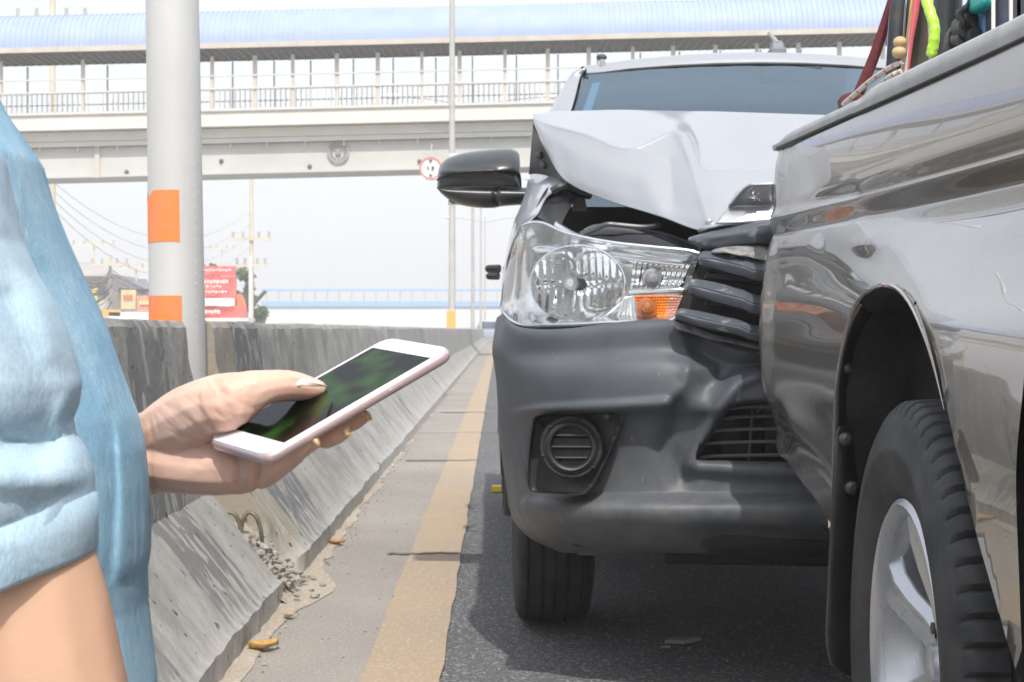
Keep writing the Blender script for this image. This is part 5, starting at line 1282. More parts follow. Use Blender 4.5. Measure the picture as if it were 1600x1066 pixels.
# board / clear sheet leaning at the rail
bo = empty('picture_board', P(1425, 110, 2.95), 'upright pale framed board leaning on the bed rail beside the lime bag', 'board')
b = MB(); b.prism([P(1407,121,3.0), P(1413,118,2.9), P(1432,-20,2.9), P(1426,-20,3.0)], (.004,0,0)); b.build('edge', mat('pale_green_edge', (.55,.62,.60), .4), bo, False)
surf('sheet', [[(1431,-20,2.98),(1438,-20,2.92),(1450,-20,2.88)],[(1423,50,2.98),(1436,50,2.92),(1452,50,2.88)],[(1412,125,3.0),(1430,125,2.92),(1457,125,2.88)]], mat('silvered_sheet', (.42,.38,.32), .18, .7, (.62,.55,.45), 22), bo, 6, 6, thick=.003, creases=[([(1430,-20),(1422,60),(1418,118)], .008, 4, True)])
b = MB(); b.tube([P(1428,-15,2.94), P(1412,116,2.94)], .004, 6); b.build('orange_strip', mat('orange_strip', (.75,.40,.10), .6), bo, True)
b = MB(); b.tube([P(1434,-15,2.90), P(1430,20,2.90), P(1424,60,2.90), P(1417,124,2.90)], [.006,.006,.004,.002], 6); b.build('red_strip', mat('red_strip', (.65,.12,.15), .6), bo, True)
# lime bag
M_lime = mat('lime_plastic', (.42,.75,.03), .25, 0, (.55,.85,.08), 30, 5, .5, 60, coat=.5, bump_dist=.008)
b = MB(); b.tube(spline([P(1440,-30,2.76), P(1446,-5,2.76), P(1453,18,2.75), P(1460,42,2.74), P(1459,66,2.74), P(1456,82,2.745), P(1455,92,2.75)], 6), [.009+.0004*sin(i*1.7) if i < 33 else .009-.0022*(i-32) for i in range(37)], 16); b.build('net_bag', M_lime, None, True)
tag(bpy.data.objects['net_bag'], 'lime green shiny plastic bag hanging over the bed rail', 'bag')
b = MB(); b.box(P(1534,8,2.62), P(1575,-40,2.70)); tag(b.build('teal_box', mat('teal', (.02,.45,.40), .5), None, False, .006), 'teal green box on top of the load in the pickup bed', 'box')
# wooden beads / toy
be = empty('wooden_toy', P(1405, 80, 3.02), 'small tan wooden toy hung beside the pale board', 'toy')
M_tan = mat('tan_wood', (.55,.37,.19), .5, 0, (.66,.47,.28), 20)
for (x, y, r_) in ((1406,66,.012),(1405,82,.013)):
    b = MB(); b.sphere(P(x, y, 2.92), (r_, r_, r_*.85), 12, 8); b.build('bead', M_tan, be, True)
# red strap with its looped end, red flecked rope
M_strap = mat('maroon_webbing', (.095,.012,.018), .85, 0, (.125,.018,.025), 60, 4, .3, 200)
st = empty('ratchet_strap', P(1340, 150, 3.2), 'dark red webbing strap running up from the bed rail of the dark pickup', 'strap')
surf('webbing', [[(1396,-30,3.25),(1402,-30,3.245),(1409,-30,3.25)],[(1377,30,3.25),(1384,31,3.245),(1392,33,3.25)],[(1358,85,3.24),(1366,88,3.235),(1374,91,3.24)],[(1333,145,3.23),(1341,148,3.225),(1349,151,3.23)]], M_strap, st, 4, 6, thick=.0015)
surf('looped_end', [[(1312,160,3.26),(1314,168,3.24),(1312,171,3.24)],[(1318,152,3.24),(1322,162,3.20),(1320,168,3.22)],[(1330,148,3.22),(1334,156,3.19),(1332,162,3.22)],[(1343,148,3.22),(1346,152,3.20),(1346,158,3.22)]], M_strap, st, 5, 5, thick=.005)
M_rope = mat('cream_rope', (.58,.54,.48), .9, 0, (.66,.62,.56), 60, 4, .5, 300); M_rr = mat('red_fleck', (.60,.10,.10), .8)
rp = empty('rope', P(1365, 130, 3.1), 'cream rope with red flecks looped from the strap to the board', 'rope')
for pts in ([P(1318,163,3.19), P(1335,148,3.12), P(1362,125,3.02), P(1390,106,2.94), P(1410,97,2.92)], [P(1320,161,3.19), P(1340,160,3.12), P(1365,140,3.02), P(1390,120,2.94), P(1408,111,2.92)]):
    sp = spline(pts, 12); b = MB(); b.tube(sp, .0048, 8); cc_ = b.build('strand', M_rope, rp, True)
    for i in range(3, len(sp)-2, 6):
        b = MB(); b.tube([sp[i]+Vector((0,-.0008,0)), sp[i].lerp(sp[i+1], .8)+Vector((0,-.0008,0))], .0047, 8); b.build('fleck', M_rr, cc_, True)
# ================================================================ phone
def unit(v): return v.normalized()
L = Vector((272, 200, 158)).normalized(); Wd = Vector((115, -143, -17)); Wd = (Wd-L*Wd.dot(L)).normalized(); N = Wd.cross(L).normalized()
if N.z < 0: N = -N
PC = P(519.5, 622, 1.105); PL, PW, PT = .158, .078, .0073
MP = Matrix((( *(Wd),0),( *(L),0),( *(N),0),(0,0,0,1))).transposed(); MP = Matrix.Translation(PC) @ MP
def ph(u, v, h=0): return MP @ Vector((u, v, h))
def plane_Y(px, py, h=0):
    d = P(px, py, 1.0)-Vector((0, 0, CZ)); o = Vector((0, 0, CZ)); t = (ph(0, 0, h)-o).dot(N)/d.dot(N); return (o+d*t).y
if True:
    for nm, (u, v) in dict(BL=(-1,-1), BR=(1,-1), TL=(-1,1), TR=(1,1)).items(): print(nm, [round(k) for k in PX(ph(u*PW/2, v*PL/2, PT/2))])
def rrect(hw, hl, r, n=8):
    out = []
    for cx, cy, a0 in ((hw-r, hl-r, 0), (-hw+r, hl-r, pi/2), (-hw+r, -hl+r, pi), (hw-r, -hl+r, 3*pi/2)):
        for i in range(n+1): a = a0+pi/2*i/n; out.append((cx+r*cos(a), cy+r*sin(a)))
    return out
phn = empty('smartphone', PC, 'white smartphone with rose metal edge and black screen, held up in the hand', 'phone', )
M_pw = mat('phone_white', (.80,.79,.82), .22, coat=.3); M_rose = mat('rose_metal', (.72,.56,.57), .30, .55)
M_scr = mat('screen_painted_reflection', (.002,.003,.002), .10, 0, (.018,.060,.008), 42, 1, lo=.44, hi=.72, spec=.12)  # blurred green reflection of trees painted into the dark glass colour
layers = [(-PT/2, -.0022), (-PT/2+.0006, -.0010), (-PT/2+.0018, -.0001), (0, 0), (PT/2-.0018, -.0001), (PT/2-.0006, -.0010), (PT/2, -.0022)]
vs = []; fs = []; base = rrect(PW/2, PL/2, .0115); n = len(base)
for (h, o) in layers:
    k = (PW/2+o)/(PW/2); kl = (PL/2+o)/(PL/2)
    vs += [ph(x*k, y*kl, h) for x, y in base]
for l in range(len(layers)-1):
    for i in range(n): fs.append((l*n+i, l*n+(i+1)%n, (l+1)*n+(i+1)%n, (l+1)*n+i))
fs.append(tuple(range(n))[::-1])
pyd('metal_case', vs, fs, M_rose, phn)
def pl_(name, pts, h, m, par, th=.0003):
    b = MB(); b.prism([ph(x, y, h-th) for x, y in pts], N*th); return b.build(name, m, par)
pl_('front_glass', rrect(PW/2-.0018, PL/2-.0018, .0100), PT/2+.0003, M_pw, phn, .0010)
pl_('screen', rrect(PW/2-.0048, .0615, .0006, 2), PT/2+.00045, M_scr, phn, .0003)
b = MB()
b.prism([ph(PW/2+.0002, .020, -.0010), ph(PW/2+.0002, .031, -.0010), ph(PW/2+.0002, .031, .0012), ph(PW/2+.0002, .020, .0012)], Wd*.0004); b.build('side_button', M_rose, phn, False, .0002)

# ================================================================ person
def skin_mat(name, c1, c2, scale):
    m = mat(name, c1, .46, 0, c2, scale, 10, .35, 330, lo=.35, hi=.7, sss=.35, bump_dist=.0006, spec=.35)
    return m
M_skin = skin_mat('skin_hand', (.72,.445,.345), (.79,.56,.455), 20)
M_skin2 = skin_mat('skin_arm', (.60,.36,.245), (.68,.44,.31), 14)
PE = empty('person', (-.42, 1.12, 0), 'person in light blue denim shirt crouching at the left, holding a phone in one hand', 'person')
def blob_mesh(name, chains, balls, m, par, voxel, smooth_it, creases=(), crisp=(), px_hollow=()):
    """union of tapered chains and ellipsoids -> one continuous skin"""
    bm = bmesh.new()
    def ball(c, r):
        mt = Matrix.Translation(c) @ Matrix.Diagonal((r[0], r[1], r[2], 1))
        bmesh.ops.create_icosphere(bm, subdivisions=2, radius=1, matrix=mt)
    for ch in chains:
        pts = spline([(x, y, z) for x, y, z, *_ in ch], 5)
        rr = spline([(q[3], q[4] if len(q) > 4 else 1.0, 0) for q in ch], 5)
        # resample densely
        for i in range(len(pts)-1):
            for k in range(3):
                t = k/3; p = pts[i].lerp(pts[i+1], t); r = rr[i].lerp(rr[i+1], t)
                ball(p, (r.x, r.x*r.y, r.x))
        ball(pts[-1], (rr[-1].x, rr[-1].x*rr[-1].y, rr[-1].x))
    for c, r in balls: ball(Vector(c), r if isinstance(r, (tuple, list)) else (r, r, r))
    me = bpy.data.meshes.new(name+'_raw'); bm.to_mesh(me); bm.free()
    o = bpy.data.objects.new(name+'_raw', me); C.objects.link(o)
    r = o.modifiers.new('r', 'REMESH'); r.mode = 'VOXEL'; r.voxel_size = voxel; r.use_smooth_shade = True
    s = o.modifiers.new('s', 'SMOOTH'); s.iterations = smooth_it; s.factor = .5
    dg = bpy.context.evaluated_depsgraph_get(); me2 = bpy.data.meshes.new_from_object(o.evaluated_get(dg))
    bpy.data.objects.remove(o)
    me2.name = name
    if creases:
        cs = [([(x, y) for x, y in pl], d, w) for pl, d, w in creases]
        nrm = [v.normal.copy() for v in me2.vertices]
        bb = [(min(x for x, y in pl)-4*w, max(x for x, y in pl)+4*w, min(y for x, y in pl)-4*w, max(y for x, y in pl)+4*w) for pl, d, w in cs]
        for v, nn in zip(me2.vertices, nrm):
            if nn.y > .25: continue
            q = PX(v.co); s_ = 0
            for (pl, d, w), (x0, x1, y0, y1) in zip(cs, bb):
                if x0 < q[0] < x1 and y0 < q[1] < y1:
                    dist = polyd(q, pl)[0]
                    # fade at the ends
                    e = min(math.hypot(q[0]-pl[0][0], q[1]-pl[0][1]), math.hypot(q[0]-pl[-1][0], q[1]-pl[-1][1]))
                    s_ += d*exp(-(dist/w)**2)*min(1, .25+e/(3*w+1))
            if s_: v.co += nn*s_
        me2.update()
    return link(name, me2, m, par)
def H(px, py, Y, rpx, fl=1.0):
    p = P(px, py, Y); return (p.x, p.y, p.z, rpx*Y/F, fl)
# forearm + palm + thumb + fingers, in the pose of the photograph (palm to the viewer, thumb on top)
below = lambda px, py, rpx: plane_Y(px, py, -PT/2)
chains = [
  # forearm and wrist
  [H(20,742,1.30,78,.8), H(90,728,1.22,74,.8), H(160,718,1.165,70,.76), H(225,710,1.14,66,.72), H(262,702,1.135,66,.66)],
  # heel of the hand, little-finger side
  [H(235,712,1.137,58,.75), H(280,722,1.125,50,.78), H(330,730,1.115,45,.8), H(372,732,1.105,41,.85)],
  [H(262,690,1.137,58,.66), H(305,690,1.130,56,.62), H(350,700,1.130,50,.6), H(392,712,1.125,42,.7)],
  # thumb side: thenar
  [H(240,690,1.137,50,.75), H(285,658,1.115,52,.80), H(330,636,1.098,50,.85), H(368,624,1.088,43,.9)],
  # thumb
  [H(350,632,1.090,46,.9), H(388,614,1.088,35,.95), H(415,606,1.092,28,1), H(440,603,1.098,25.5,1), H(462,604,1.104,23.5,1), H(484,607,1.108,18.5,.9), H(497,607,1.110,13.5,.85)],
  # web between thumb and palm, behind the phone
  [H(330,650,1.135,50,.5), H(370,650,1.150,46,.45), H(410,655,1.170,40,.45), H(440,660,1.180,36,.5)],
  # little finger / ring finger: big one in front
  [H(372,733,1.108,41,.85), H(405,728,1.096,38,.88), H(432,716,1.084,32,.9), H(457,702,1.076,26,.95), H(475,695,1.066,20.5,1), H(487,690,1.061,15.5,1)],
  # middle
  [H(395,712,1.125,38,.8), H(430,705,1.118,32,.85), H(470,690,1.110,19,.9), H(492,686,1.110,11,.95), H(509,684,1.098,18,1), H(524,679,1.091,17.5,1), H(536,674,1.088,13.5,1)],
  # index-side finger
  [H(400,692,1.150,36,.8), H(450,690,1.150,28,.85), H(505,672,1.146,17,.9), H(531,664,1.136,9.5,.95), H(545,661,1.123,15.5,1), H(558,655,1.116,15,1), H(569,650,1.112,10.5,1)],
  # index, hidden behind the phone
  [H(410,665,1.170,36,.7), H(470,650,1.190,26,.9), H(530,632,1.190,22,1), H(580,610,1.180,19,1), H(610,598,1.172,15,1)],
]
hc = [ # (polyline px, depth m, width px)
  ([(330,590),(345,612),(372,628),(398,640)], -0.00046, 5), ([(322,600),(338,622),(360,640)], -0.00024, 3.5), ([(350,586),(362,602),(380,612)], -0.00020, 3),
  ([(375,592),(382,606),(384,616)], -0.00020, 3), ([(404,588),(408,600),(408,622)], -0.00024, 3), ([(420,592),(423,604),(421,624)], -0.00020, 3), ([(390,590),(394,602),(396,612)], -0.00014, 2.5),
  ([(250,628),(275,642),(300,662),(318,688)], -0.00038, 4.5), ([(262,640),(282,656),(300,676)], -0.00026, 3), ([(245,640),(262,662),(285,680),(312,694)], -0.00024, 3),
  ([(285,616),(312,640),(330,668),(340,690)], -0.00029, 4), ([(298,612),(322,636),(338,662)], -0.00017, 2.5), ([(272,622),(292,640),(312,664)], .0003, 5), 
  ([(262,672),(285,684),(318,692),(345,697)], -0.00052, 4), ([(270,690),(292,702),(330,694)], -0.00026, 3), ([(300,645),(318,665),(330,690)], .0003, 5),
  ([(232,650),(238,690),(234,730),(240,772)], -0.00061, 4), ([(240,648),(248,676),(246,700)], -0.00038, 3), 
  ([(368,705),(369,735),(368,768)], -.0028, 3.5), ([(371,716),(384,738),(384,764)], -0.00019, 2.5), ([(410,700),(401,728),(401,764)], -.0050, 4.5), ([(412,706),(430,690),(455,678)], -0.00093, 4),
  ([(300,735),(330,722),(352,728)], .0010, 9), ([(262,740),(300,745),(340,750)], .0006, 12), ([(318,706),(345,712),(368,714)], -0.00047, 5), ([(300,718),(330,738)], -0.00028, 5),
  ([(330,640),(352,655),(366,664)], -0.00047, 4), ([(440,724),(446,716),(446,704)], -0.00023, 2.5), ([(506,668),(510,680),(508,694)], -0.00028, 2.5), ([(452,590),(456,600),(455,612)], -0.00019, 3),
  ([(476,716),(487,706),(495,692)], -0.00165, 3.5), ([(520,700),(529,690),(535,678)], -0.00090, 3), ([(448,584),(470,590),(480,594)], .0004, 4)]
hand = blob_mesh('hand', chains, [], M_skin, PE, .0011, 3, hc)
# nails
M_nail = mat('nail_pale', (.86,.66,.58), .10, 0, (.90,.76,.66), 40, coat=1.0); M_gold = mat('nail_gold', (.66,.42,.20), .30, 0, (.74,.50,.28), 40, coat=.6)
def nail(name, rows, m): return surf(name, rows, m, PE, 5, 5, thick=.0006)
nail('thumb_nail', [[(463,599,1.0800),(470,592,1.0835),(486,593,1.0880),(500,598,1.094),(510,603,1.098)],
                    [(463,603,1.0785),(473,597,1.0795),(487,597,1.0845),(500,600,1.092),(511,603.5,1.098)],
                    [(466,606,1.0800),(477,603,1.0795),(488,604,1.0850),(500,604,1.093),(510,604.5,1.099)]], M_nail)
for (cx, cy, Y, sx, sy, rot_) in ((574,652,1.099,6.5,8.5,-.45),(541,677,1.073,7,8,-.5),(495,693,1.047,5,7,-.5)):
    rows = []
    for v in (-1, -.4, .3, 1):
        r = []
        for u in (-1, -.5, 0, .5, 1):
            x = u*sx*(1-.25*max(0, v)); y = v*sy*.9-(1-u*u)*1.5; r.append((cx+x*cos(rot_)-y*sin(rot_), cy+x*sin(rot_)+y*cos(rot_), Y+.003*u*u+.0015*abs(v)))
        rows.append(r)
    nail('finger_nail', rows, M_gold)

# near arm: upper arm and forearm out of the frame
def Wp(x, y, z, r, fl=1.0): return (x, y, z, r, fl)
Ya = .915
def A_(px, py, r, Y=Ya): p = P(px, py, Y); return (p.x, p.y, p.z, r, 1.0)
ap2 = P(74, 1066, Ya)
chains = [[A_(-190,330,.050), A_(-140,420,.044), A_(-80,600,.040), A_(-10,760,.039), A_(26,860,.0415), A_(52,960,.0435), A_(74,1066,.044), Wp(ap2.x+.022,Ya+.005,ap2.z-.08,.041), Wp(ap2.x+.08,Ya+.03,ap2.z-.12,.037), Wp(ap2.x+.20,1.0,ap2.z-.115,.027), Wp(ap2.x+.24,1.02,ap2.z-.11,.024)],
          [Wp(ap2.x+.24,1.02,ap2.z-.11,.027,.6), Wp(ap2.x+.30,1.05,ap2.z-.11,.034,.4), Wp(ap2.x+.33,1.06,ap2.z-.115,.030,.4)]]
for k in range(4): chains.append([Wp(ap2.x+.33,1.04+k*.016,ap2.z-.11,.010), Wp(ap2.x+.365,1.04+k*.017,ap2.z-.120-.002*k,.009), Wp(ap2.x+.385-.004*k,1.042+k*.017,ap2.z-.14,.008)])
# head and neck, legs (outside the photograph, carried by the same body)
body_ch = [[Wp(-0.560,1.14,1.0,.062), Wp(-0.540,1.14,1.10,.058), Wp(-0.530,1.14,1.17,.058)]]
# far arm down to the hand
body_ch += [[Wp(-.47,1.30,.98,.050), Wp(-.48,1.36,.86,.045), Wp(-.44,1.40,.74,.042), Wp(-.40,1.37,.71,.040), P(-80,765,1.36)[:]+(.036,1.0), P(20,742,1.30)[:]+(.033,1.0)]]
arm = blob_mesh('arm', chains, [], M_skin2, PE, .0045, 6)
head_b = [((-0.515,1.14,1.255), (.098,.078,.105)), ((-0.475,1.14,1.205), (.058,.056,.062)), ((-0.413,1.14,1.245), (.014,.011,.020)), ((-0.422,1.14,1.195), (.016,.022,.012)), ((-0.530,1.062,1.245), (.018,.008,.028)), ((-0.530,1.218,1.245), (.018,.008,.028))]
blob_mesh('head', body_ch, head_b, M_skin2, PE, .006, 4)
M_hair = mat('dark_hair', (.015,.011,.009), .5, 0, (.04,.03,.025), 30, 5, .5, 160, stretch=(1,1,.1))
blob_mesh('hair', [[Wp(-0.570,1.14,1.33,.07), Wp(-0.620,1.14,1.25,.065), Wp(-0.630,1.14,1.13,.055), Wp(-0.630,1.14,1.03,.04)]], [((-0.535,1.14,1.285), (.098,.088,.092)), ((-0.570,1.14,1.25), (.080,.090,.095))], M_hair, PE, .006, 3)
for s in (-1, 1):
    b = MB(); b.sphere((-.430, 1.14+s*.030, 1.262), .011, 12, 8); b.build('eye', mat('eye_white', (.8,.8,.78), .2), PE, True)
    b = MB(); b.sphere((-.421, 1.14+s*.030, 1.262), .005, 10, 6); b.build('pupil', M_black, PE, True)
M_jean = mat('dark_trousers', (.04,.05,.08), .9, 0, (.06,.07,.10), 60)
blob_mesh('trousers', [[Wp(-.45,1.04,.42,.10), Wp(-.30,1.0,.46,.085), Wp(-.10,.98,.48,.062), Wp(-.07,.98,.44,.058), Wp(-.22,1.0,.24,.050), Wp(-.30,1.0,.08,.042)],
                       [Wp(-.45,1.26,.42,.10), Wp(-.34,1.30,.34,.085), Wp(-.16,1.33,.12,.062), Wp(-.20,1.33,.06,.055), Wp(-.42,1.31,.06,.050), Wp(-.55,1.30,.06,.042)],
                       [Wp(-.46,1.14,.40,.13), Wp(-.45,1.14,.52,.12)]], [], M_jean, PE, .010, 5)
for (x, y) in ((-.27,1.0),(-.60,1.30)):
    b = MB(); b.sphere((x, y, .035), (.12,.045,.036), 16, 10); b.sphere((x+.02, y, .03), (.10,.043,.03), 12, 8); b.build('shoe', mat('shoe_white', (.55,.55,.55), .6), PE, True)

# ---- denim shirt
def denim(name, c1, c2):
    m = mat(name, c1, .92, 0, c2, 13, 12, 0, 0, lo=.32, hi=.68, spec=.15)
    nt = m.node_tree; b = nt.nodes['Principled BSDF']; r = nt.nodes['ramp']; tc = nt.nodes['Texture Coordinate']
    mp = nt.nodes.new('ShaderNodeMapping'); mp.inputs['Scale'].default_value = (900, 900, 260); lk(nt, tc.outputs['Object'], mp.inputs[0])
    n = nt.nodes.new('ShaderNodeTexNoise'); n.inputs['Scale'].default_value = 1; n.inputs['Detail'].default_value = 3; lk(nt, mp.outputs[0], n.inputs['Vector'])
    rr = nt.nodes.new('ShaderNodeValToRGB'); rr.color_ramp.elements[0].color = (.72,.78,.84,1); rr.color_ramp.elements[0].position = .35; rr.color_ramp.elements[1].position = .62
    lk(nt, n.outputs['Fac'], rr.inputs[0]); mx = nt.nodes.new('ShaderNodeMixRGB'); mx.blend_type = 'MULTIPLY'; mx.inputs[0].default_value = .7
    lk(nt, r.outputs[0], mx.inputs[1]); lk(nt, rr.outputs[0], mx.inputs[2])
    # slub: pale threads running along the cloth
    mp3 = nt.nodes.new('ShaderNodeMapping'); mp3.inputs['Scale'].default_value = (260, 260, 12); lk(nt, tc.outputs['Object'], mp3.inputs[0])
    n3 = nt.nodes.new('ShaderNodeTexNoise'); n3.inputs['Scale'].default_value = 1; n3.inputs['Detail'].default_value = 2; lk(nt, mp3.outputs[0], n3.inputs['Vector'])
    r3 = nt.nodes.new('ShaderNodeMapRange'); r3.inputs['From Min'].default_value = .58; r3.inputs['From Max'].default_value = .75; r3.inputs['To Max'].default_value = .35; lk(nt, n3.outputs['Fac'], r3.inputs[0])
    m3 = nt.nodes.new('ShaderNodeMixRGB'); m3.inputs[2].default_value = (.62,.74,.82,1); lk(nt, r3.outputs[0], m3.inputs[0]); lk(nt, mx.outputs[0], m3.inputs[1]); lk(nt, m3.outputs[0], b.inputs['Base Color'])
    # small crumples + thread relief
    mp2 = nt.nodes.new('ShaderNodeMapping'); mp2.inputs['Scale'].default_value = (1, 1, .55); mp2.inputs['Rotation'].default_value = (.3, .5, 0); lk(nt, tc.outputs['Object'], mp2.inputs[0])
    n2 = nt.nodes.new('ShaderNodeTexNoise'); n2.inputs['Scale'].default_value = 26; n2.inputs['Detail'].default_value = 4; n2.inputs['Distortion'].default_value = .9; lk(nt, mp2.outputs[0], n2.inputs['Vector'])
    ab = nt.nodes.new('ShaderNodeMath'); ab.operation = 'SUBTRACT'; ab.inputs[1].default_value = .5; lk(nt, n2.outputs['Fac'], ab.inputs[0])
    a2 = nt.nodes.new('ShaderNodeMath'); a2.operation = 'ABSOLUTE'; lk(nt, ab.outputs[0], a2.inputs[0])
    bp = nt.nodes.new('ShaderNodeBump'); bp.inputs['Strength'].default_value = .28; bp.inputs['Distance'].default_value = .008; lk(nt, a2.outputs[0], bp.inputs['Height'])
    b2 = nt.nodes.new('ShaderNodeBump'); b2.inputs['Strength'].default_value = .35; b2.inputs['Distance'].default_value = .0008; lk(nt, n.outputs['Fac'], b2.inputs['Height']); lk(nt, bp.outputs[0], b2.inputs['Normal']); lk(nt, b2.outputs[0], b.inputs['Normal'])
    return m
M_den = denim('light_denim', (.22,.41,.56), (.38,.56,.68)); M_denl = denim('pale_denim', (.40,.56,.68), (.56,.69,.78))
def folds(p, amp, seed):
    q = Vector((p.x*7+seed, p.y*5, p.z*4.5)); n1 = noise.noise(q); n2 = noise.noise(q*2.3+Vector((3, 1, 7)))
    return amp*(n1*1.0+.45*n2+.5*(1-abs(noise.noise(q*1.3+Vector((9, 9, 9))))*3))
def body_rows(ys, edge, Yc, ax_, ay, amp, seed, m, name, par, n=72, xoff=0):
    """stack of closed oval sections; edge(y) = right outline in px"""
    vs = []; fs = []
    for y in ys:
        e = edge(y); pr = P(e, y, Yc)
        a_ = ax_(y) if callable(ax_) else ax_; b_ = ay(y) if callable(ay) else ay
        tgt = e; cx = pr.x-a_
        for _ in range(3):
            mx_ = max(VX+F*(cx+a_*cos(2*pi*j/24))/(Yc-b_*sin(2*pi*j/24)) for j in range(24)); cx -= (mx_-tgt)*Yc/F
        for j in range(n):
            t = 2*pi*j/n
            ct, s_t = cos(t), sin(t)
            p = Vector((cx+a_*abs(ct)**.9*(1 if ct > 0 else -1), Yc-b_*abs(s_t)**.85*(1 if s_t > 0 else -1), pr.z))
            d = Vector((ct, -s_t, 0)); k = 1-.75*max(0, ct)**6
            p += d*folds(p, amp, seed)*k
            vs.append(p)
    R = len(ys)
    for i in range(R-1):
        for j in range(n): fs.append((i*n+j, i*n+(j+1)%n, (i+1)*n+(j+1)%n, (i+1)*n+j))
    o = pyd(name, vs, fs, m, par); return o
tor = [(60,-60),(120,-25),(170,0),(200,22),(250,58),(310,76),(370,98),(430,122),(530,170),(600,196),(650,214),(700,225),(760,230),(830,232),(870,230),(900,224),(950,224),(1000,232),(1066,242),(1200,250),(1400,248),(1700,240)]
ys = [60+i*8 for i in range(195)]
edge_t = lambda y: lerp_t(tor, y)
shirt_ = body_rows(ys, edge_t, 1.065, lambda y: .12+.02*min(1, max(0, (y-200)/400)) if y > 170 else .05+.07*max(0, (y-60)/110), lambda y: .125 if y > 260 else .125*sqrt(max(.03, 1-((260-y)/215)**2)), .011, 3, M_den, 'shirt', PE, 240)
# placket edge hanging in front
def ribbon(name, pts, w_, m, par, th=.002, off=-.0):
    vs = []; 
    return surf(name, [[(x+off, y, Y) for x, y, Y in pts], [(x+off-w_*.5, y, Y-.004) for x, y, Y in pts], [(x+off-w_, y, Y+.002) for x, y, Y in pts]], m, par, 6, 4, thick=th)
for v in shirt_.data.vertices:
    q = PX(v.co); s = 0
    if v.co.y < 1.10 and q[1] > 560:
        for pl, amt, wd in (([(205,640),(214,700),(219,760),(220,830),(217,890),(213,940),(221,1000),(232,1080)], -.0035, 3.5), ([(150,560),(190,680),(200,780),(196,900),(204,1070)], .006, 14), ([(175,640),(178,760),(170,900)], -.005, 10), ([(235,800),(226,880),(214,930)], .005, 8)):
            d = polyd(q, pl)[0]
            if d < wd*3: s += amt*exp(-(d/wd)**2)
    if s: v.co.y -= s
shirt_.data.update()
# collar (above the frame)
b = MB(); b.lathe([(.070,-.02),(.080,.03),(.088,.0),(.09,-.03)], Matrix.Translation((-.56,1.14,1.03)), 32); b.build('collar', M_den, PE, True)
# near sleeve
slv = [(150,-60),(190,-25),(250,0),(330,12),(380,22),(430,45),(480,78),(520,98),(560,112),(600,122),(630,118),(655,108),(680,112),(710,130),(740,140),(780,142),(820,141),(858,141)]
vs = []; fs = []; n = 84; yy = [120+i*8 for i in range(96)]
Yc = .915; rows_ = 0
for y in yy:
    yv = min(y, 862)
    e = lerp_t(slv, yv); pr = P(e, yv, Yc); a_ = .088-.022*max(0, min(1, (yv-700)/160)) if y > 300 else .088*sqrt(max(.05, 1-((300-y)/200)**2))
    if y > 862: continue
    cx = pr.x-a_
    for _ in range(3):
        mx_ = max(VX+F*(cx+a_*cos(2*pi*j/24))/(Yc-a_*.92*sin(2*pi*j/24)) for j in range(24)); cx -= (mx_-e)*Yc/F
    for j in range(n):
        t = 2*pi*j/n; p = Vector((cx+a_*cos(t), Yc-a_*.92*sin(t), pr.z))
        k = max(0, (yv-640)/222)
        p.z -= (1-cos(t))*.026*k                   # cuff hangs lower on the outside
        d = Vector((cos(t), -sin(t), 0)); p += d*folds(p, .0085, 11)*(1-.7*max(0, cos(t))**6)
        vs.append(p)
    rows_ += 1
for i in range(rows_-1):
    for j in range(n): fs.append((i*n+j, i*n+(j+1)%n, (i+1)*n+(j+1)%n, (i+1)*n+j))
sl_ = pyd('sleeve', vs, fs, M_denl, PE)
# folds that the photo shows on the sleeve
for v in sl_.data.vertices:
    q = PX(v.co+Vector((0,0,0)))
    s = 0
    for pl, amt, wd in (([(10,350),(60,440),(95,540)], .010, 22), ([(0,470),(40,560),(70,640),(60,700)], -.010, 22), ([(85,690),(50,700),(0,690)], -.014, 20), ([(135,735),(70,750),(0,745)], .010, 18), ([(118,600),(80,660),(86,690)], .006, 14), ([(60,780),(30,820),(0,830)], -.006, 18)):
        d = polyd(q, pl)[0]
        if d < wd*3 and v.co.y < Yc: s += amt*exp(-(d/wd)**2)
    if s: v.co.y -= s
sl_.data.update()
md = sl_.modifiers.new('s', 'SOLIDIFY'); md.thickness = .0025; md.offset = 1
# cuff band
vs2 = [v.co.copy() for v in sl_.data.vertices][-n:]; ring0 = vs2
vs = []; fs = []
cen_ = sum(ring0, Vector())/n
for (o, dz) in ((.0005,.031),(.0045,.030),(.0050,.015),(.0048,.0),(.0030,-.003),(-.0010,-.002),(-.003,.01)):
    for p in ring0:
        d = (p-cen_); d.z = 0; d.normalize(); vs.append(p+d*o+Vector((0,0,dz)))
for i in range(6):
    for j in range(n): fs.append((i*n+j, i*n+(j+1)%n, (i+1)*n+(j+1)%n, (i+1)*n+j))
pyd('cuff', vs, fs, M_denl, PE)

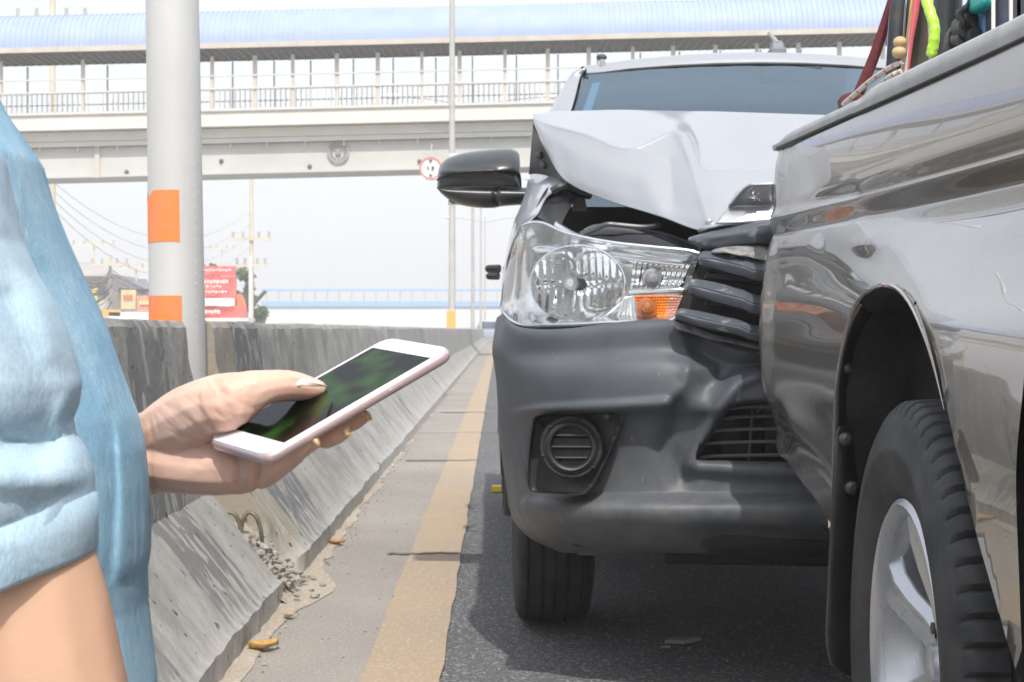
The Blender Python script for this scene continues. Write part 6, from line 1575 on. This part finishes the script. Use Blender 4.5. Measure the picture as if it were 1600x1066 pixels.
# ================================================================ small things on the ground
def leaf(px, py, size, col, label, seed, rot_):
    random.seed(seed); Y = .85*F/(py-HY); c = P(px, py, Y); b = []
    pts = []; n_ = 9; vs = []; fs = []
    for i in range(n_+1):
        t = i/n_; w_ = size*.42*sin(pi*min(1, t*1.02))**.8*(1-.2*t)
        for k, s in enumerate((-1, -.5, 0, .5, 1)):
            x = (t-.5)*size; y = s*w_; z = .003+size*.30*(s*s*.6+.5*(t-.5)**2*2)+.004*noise.noise(Vector((t*4, s*2, seed)))
            vs.append(Vector((x*cos(rot_)-y*sin(rot_), x*sin(rot_)+y*cos(rot_), z+.006))+Vector((c.x, c.y, 0)))
    for i in range(n_):
        for k in range(4): fs.append((i*5+k, i*5+k+1, (i+1)*5+k+1, (i+1)*5+k))
    o = pyd('dry_leaf', vs, fs, mat('dry_leaf', col, .7, 0, tuple(k*.6 for k in col), 40)); md = o.modifiers.new('s', 'SOLIDIFY'); md.thickness = .001
    tag(o, label, 'leaf', 'dry leaves on the road shoulder')
leaf(412, 1018, .085, (.62,.38,.12), 'curled yellow brown leaf on the dirt nearest the bottom of the photo', 1, .5)
leaf(526, 853, .065, (.60,.32,.10), 'orange brown dry leaf beside the rubble of the barrier gap', 2, .1)
leaf(452, 968, .045, (.50,.42,.20), 'small pale green dry leaf on the dirt by the near barrier', 3, 1.0)
leaf(560, 790, .035, (.50,.38,.22), 'tiny brown leaf at the foot of the second barrier', 4, 2.0)
def scrap(name, px, py, pts, th, m, label, cat, z=.004):
    Y = .85*F/(py-HY); c = P(px, py, Y); b = MB(); b.prism([Vector((c.x+x, Y+y, z)) for x, y in pts], (0, 0, th)); o = b.build(name, m, None, False, .001); tag(o, label, cat); return o
scrap('plastic_bit', 776, 768, [(-.028,-.03),(.028,-.035),(.03,.03),(-.024,.035)], .03, mat('yellow_plastic', (.85,.60,.02), .5), 'small bright yellow plastic bit on the asphalt left of the silver pickup', 'litter', 0)
scrap('broken_shard', 1066, 1006, [(-.05,-.02),(.00,-.03),(.03,-.005),(.055,.03),(.01,.022),(-.03,.025)], .010, mat('grey_shard', (.26,.26,.25), .6), 'grey broken plastic shard on the asphalt in front of the silver pickup', 'litter')
scrap('broken_shard', 1040, 1014, [(-.015,-.004),(.012,-.006),(.014,.006)], .005, mat('grey_shard', (.30,.30,.29), .6), 'tiny grey plastic splinter left of the bigger shard on the asphalt', 'litter')
random.seed(21); b = MB()
for i in range(260):
    x = random.uniform(-.1, 1.6); y = random.uniform(3.6, 9); rock(b, (x, y, .001), random.uniform(.0015, .005), i)
for i in range(160):
    rock(b, (random.uniform(-.6, -.15), random.uniform(3.6, 12), .002), random.uniform(.0015, .004), i)
tag(b.build('grit', M_rub, None, False), 'scattered grit and tiny stones on the asphalt and shoulder', 'grit', kind='stuff')
# a far car past the corner of the silver pickup
fc = empty('car', (P(763, 515, 110).x, 110, 0), 'tiny far white and blue car between the silver pickup and the barrier', 'car')
b = MB(); x, = (fc.location.x,); b.prism([(x-.85,108,.35),(x+.85,108,.35),(x+.85,108,.9),(x+.62,108,1.42),(x-.62,108,1.42),(x-.85,108,.9)], (0,4,0)); b.build('body', mat('far_car_paint', (.45,.50,.62), .3), fc, False, .05)
b = MB(); b.prism([(x-.68,107.95,.92),(x+.68,107.95,.92),(x+.54,107.95,1.36),(x-.54,107.95,1.36)], (0,.04,0)); b.build('windscreen', M_glass, fc)
for s in (-1, 1):
    b = MB(); b.tube([(x+s*.72-.1,108.8,.32),(x+s*.72+.1,108.8,.32)], .32, 16); b.build('tyre', M_rub_t, fc, True)

# ---------------------------------------------------------------- hazy air
hz_ = MB(); hz_.box((-400, -30, -1.5), (400, 420, 22)); M_air = bpy.data.materials.new('air'); M_air.use_nodes = True
nt = M_air.node_tree; nt.nodes.clear(); o_ = nt.nodes.new('ShaderNodeOutputMaterial'); pv = nt.nodes.new('ShaderNodeVolumePrincipled')
pv.inputs['Color'].default_value = (.96,.97,1.0,1); pv.inputs['Density'].default_value = .0030; pv.inputs['Anisotropy'].default_value = -.25
lk(nt, pv.outputs[0], o_.inputs['Volume'])
hzo = hz_.build('haze', M_air); tag(hzo, 'thin pale daytime haze filling the air over the road', 'haze', kind='stuff')
